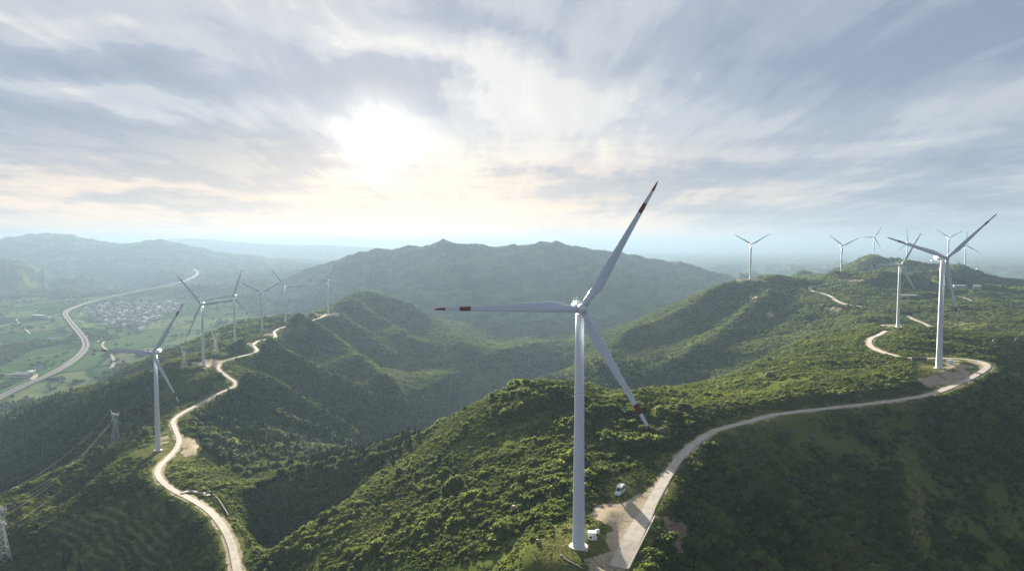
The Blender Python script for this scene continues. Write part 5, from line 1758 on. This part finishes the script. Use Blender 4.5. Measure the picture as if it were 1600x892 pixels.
put(house('white_hut', 13, 11, 8, M_PLASTER, M_ROOFW, 'gable', 2), 1526, 453, -16, 'white hut right of the grey block building', 'hut')
put(house('hilltop_hut', 8, 6, 4, M_PLASTER, M_ROOFW, 'gable', 1), 566, 449, -16, 'tiny white hut on the hazy hilltop beyond the last left turbine', 'hut')

hp = []
for (w, d, h, wl, rf, ty) in [(11, 9, 6, M_PLASTER, M_TILE, 'gable'), (12, 9, 7, M_PLASTER, M_ROOFW, 'flat'), (10, 8, 5, M_GREYW, M_TILE2, 'gable'), (13, 10, 9, M_PLASTER, M_GREYW, 'flat'), (10, 8, 6, M_ROOFW, M_TILE, 'gable'), (14, 9, 7, M_GREYW, M_TILE, 'gable')]:
    mb = MB()
    mb.box(-w / 2, w / 2, -d / 2, d / 2, -2, h, 0)
    if ty == 'gable':
        mb.rings([[(-w / 2 - .4, -d / 2 - .4, h), (-w / 2 - .4, d / 2 + .4, h), (-w / 2 - .4, 0, h + d * .28)], [(w / 2 + .4, -d / 2 - .4, h), (w / 2 + .4, d / 2 + .4, h), (w / 2 + .4, 0, h + d * .28)]], 1)
    else:
        mb.box(-w / 2 - .2, w / 2 + .2, -d / 2 - .2, d / 2 + .2, h + .01, h + .7, 1)
    o = mb.build('village_house', [wl, rf]); hp.append(o)
spots = []
tries = 0
tpoly = [(118, 490), (138, 477), (180, 473), (215, 472), (262, 470), (285, 474), (288, 482), (262, 490), (240, 500), (222, 516), (205, 510), (180, 508), (150, 502)]


def inpoly(px, py, poly):
    c_ = False
    for (x1, y1), (x2, y2) in zip(poly, poly[1:] + poly[:1]):
        if (y1 > py) != (y2 > py) and px < (x2 - x1) * (py - y1) / (y2 - y1) + x1: c_ = not c_
    return c_


while len(spots) < 285 and tries < 9000:
    tries += 1
    px, py = 112 + 180 * rng.random(), 469 + 48 * rng.random()
    if not inpoly(px, py, tpoly): continue
    if px < 150 and rng.random() < 0.5: continue
    p = plain_pt(px, py)
    # rows of houses along lanes
    ang_ = -0.25
    u = p[0] * math.cos(ang_) + p[1] * math.sin(ang_); v_ = -p[0] * math.sin(ang_) + p[1] * math.cos(ang_)
    v_ = round(v_ / 21.0) * 21.0; u = round(u / 14.5) * 14.5
    q = (u * math.cos(ang_) - v_ * math.sin(ang_), u * math.sin(ang_) + v_ * math.cos(ang_))
    q = (q[0] + rng.normal() * 1.2, q[1] + rng.normal() * 2.0)
    if any(abs(q[0] - s[0]) + abs(q[1] - s[1]) < 13 for s in spots): continue
    spots.append(q)
for i, q in enumerate(spots):
    k = int(rng.choice([0, 0, 0, 1, 2, 2, 2, 3, 4, 4, 5, 5]))
    o = hp[k]
    if 'label' in o.keys(): o = o.copy(); COL.objects.link(o)
    o.location = (q[0], q[1], float(H(q[0], q[1])))
    o.rotation_euler = (0, 0, -0.25 + (math.pi / 2 if rng.random() < 0.2 else 0) + rng.normal() * 0.08)
    s_ = 0.95 + 0.5 * rng.random(); o.scale = (s_, s_, s_ * 1.15)
    tag(o, 'small pale village house packed among the others beyond the motorway', 'house', 'houses of the valley village')
# glasshouses and sheds farther up the valley
for i, (px, py, w) in enumerate([(388, 429.5, 40), (396, 427, 30), (402, 424, 34), (383, 434, 26), (378, 436, 22), (241, 438, 34), (246, 441, 30), (310, 440, 30), (318, 434, 40), (405, 445, 24), (340, 447, 22), (352, 455, 26)]):
    p = plain_pt(px, py)
    o = hp[1].copy(); COL.objects.link(o); o.name = 'farm_shed'
    o.location = (p[0], p[1], float(H(p[0], p[1]))); o.scale = (w / 12, 1.6, 1.1); o.rotation_euler = (0, 0, -0.2)
    tag(o, 'white farm shed scattered in the fields beyond the village', 'shed', 'white sheds up the valley')
# a lake glinting far up the plain
bm = bmesh.new()
c0 = P(414, 399.5, z=-229.0)
bmesh.ops.create_circle(bm, cap_ends=True, segments=40, radius=1.0)
for v in bm.verts:
    a = math.atan2(v.co.y, v.co.x)
    k = 1 + 0.2 * math.sin(3 * a + 1) + 0.1 * math.sin(7 * a)
    v.co = Vector((v.co.x * 320 * k, v.co.y * 2400 * k, 0))
mb = MB(); mb.bm(bm)
lk = mb.build('lake', M_WATER); lk.location = (c0[0], c0[1], float(H(c0[0], c0[1])) + 6); lk['kind'] = 'structure'
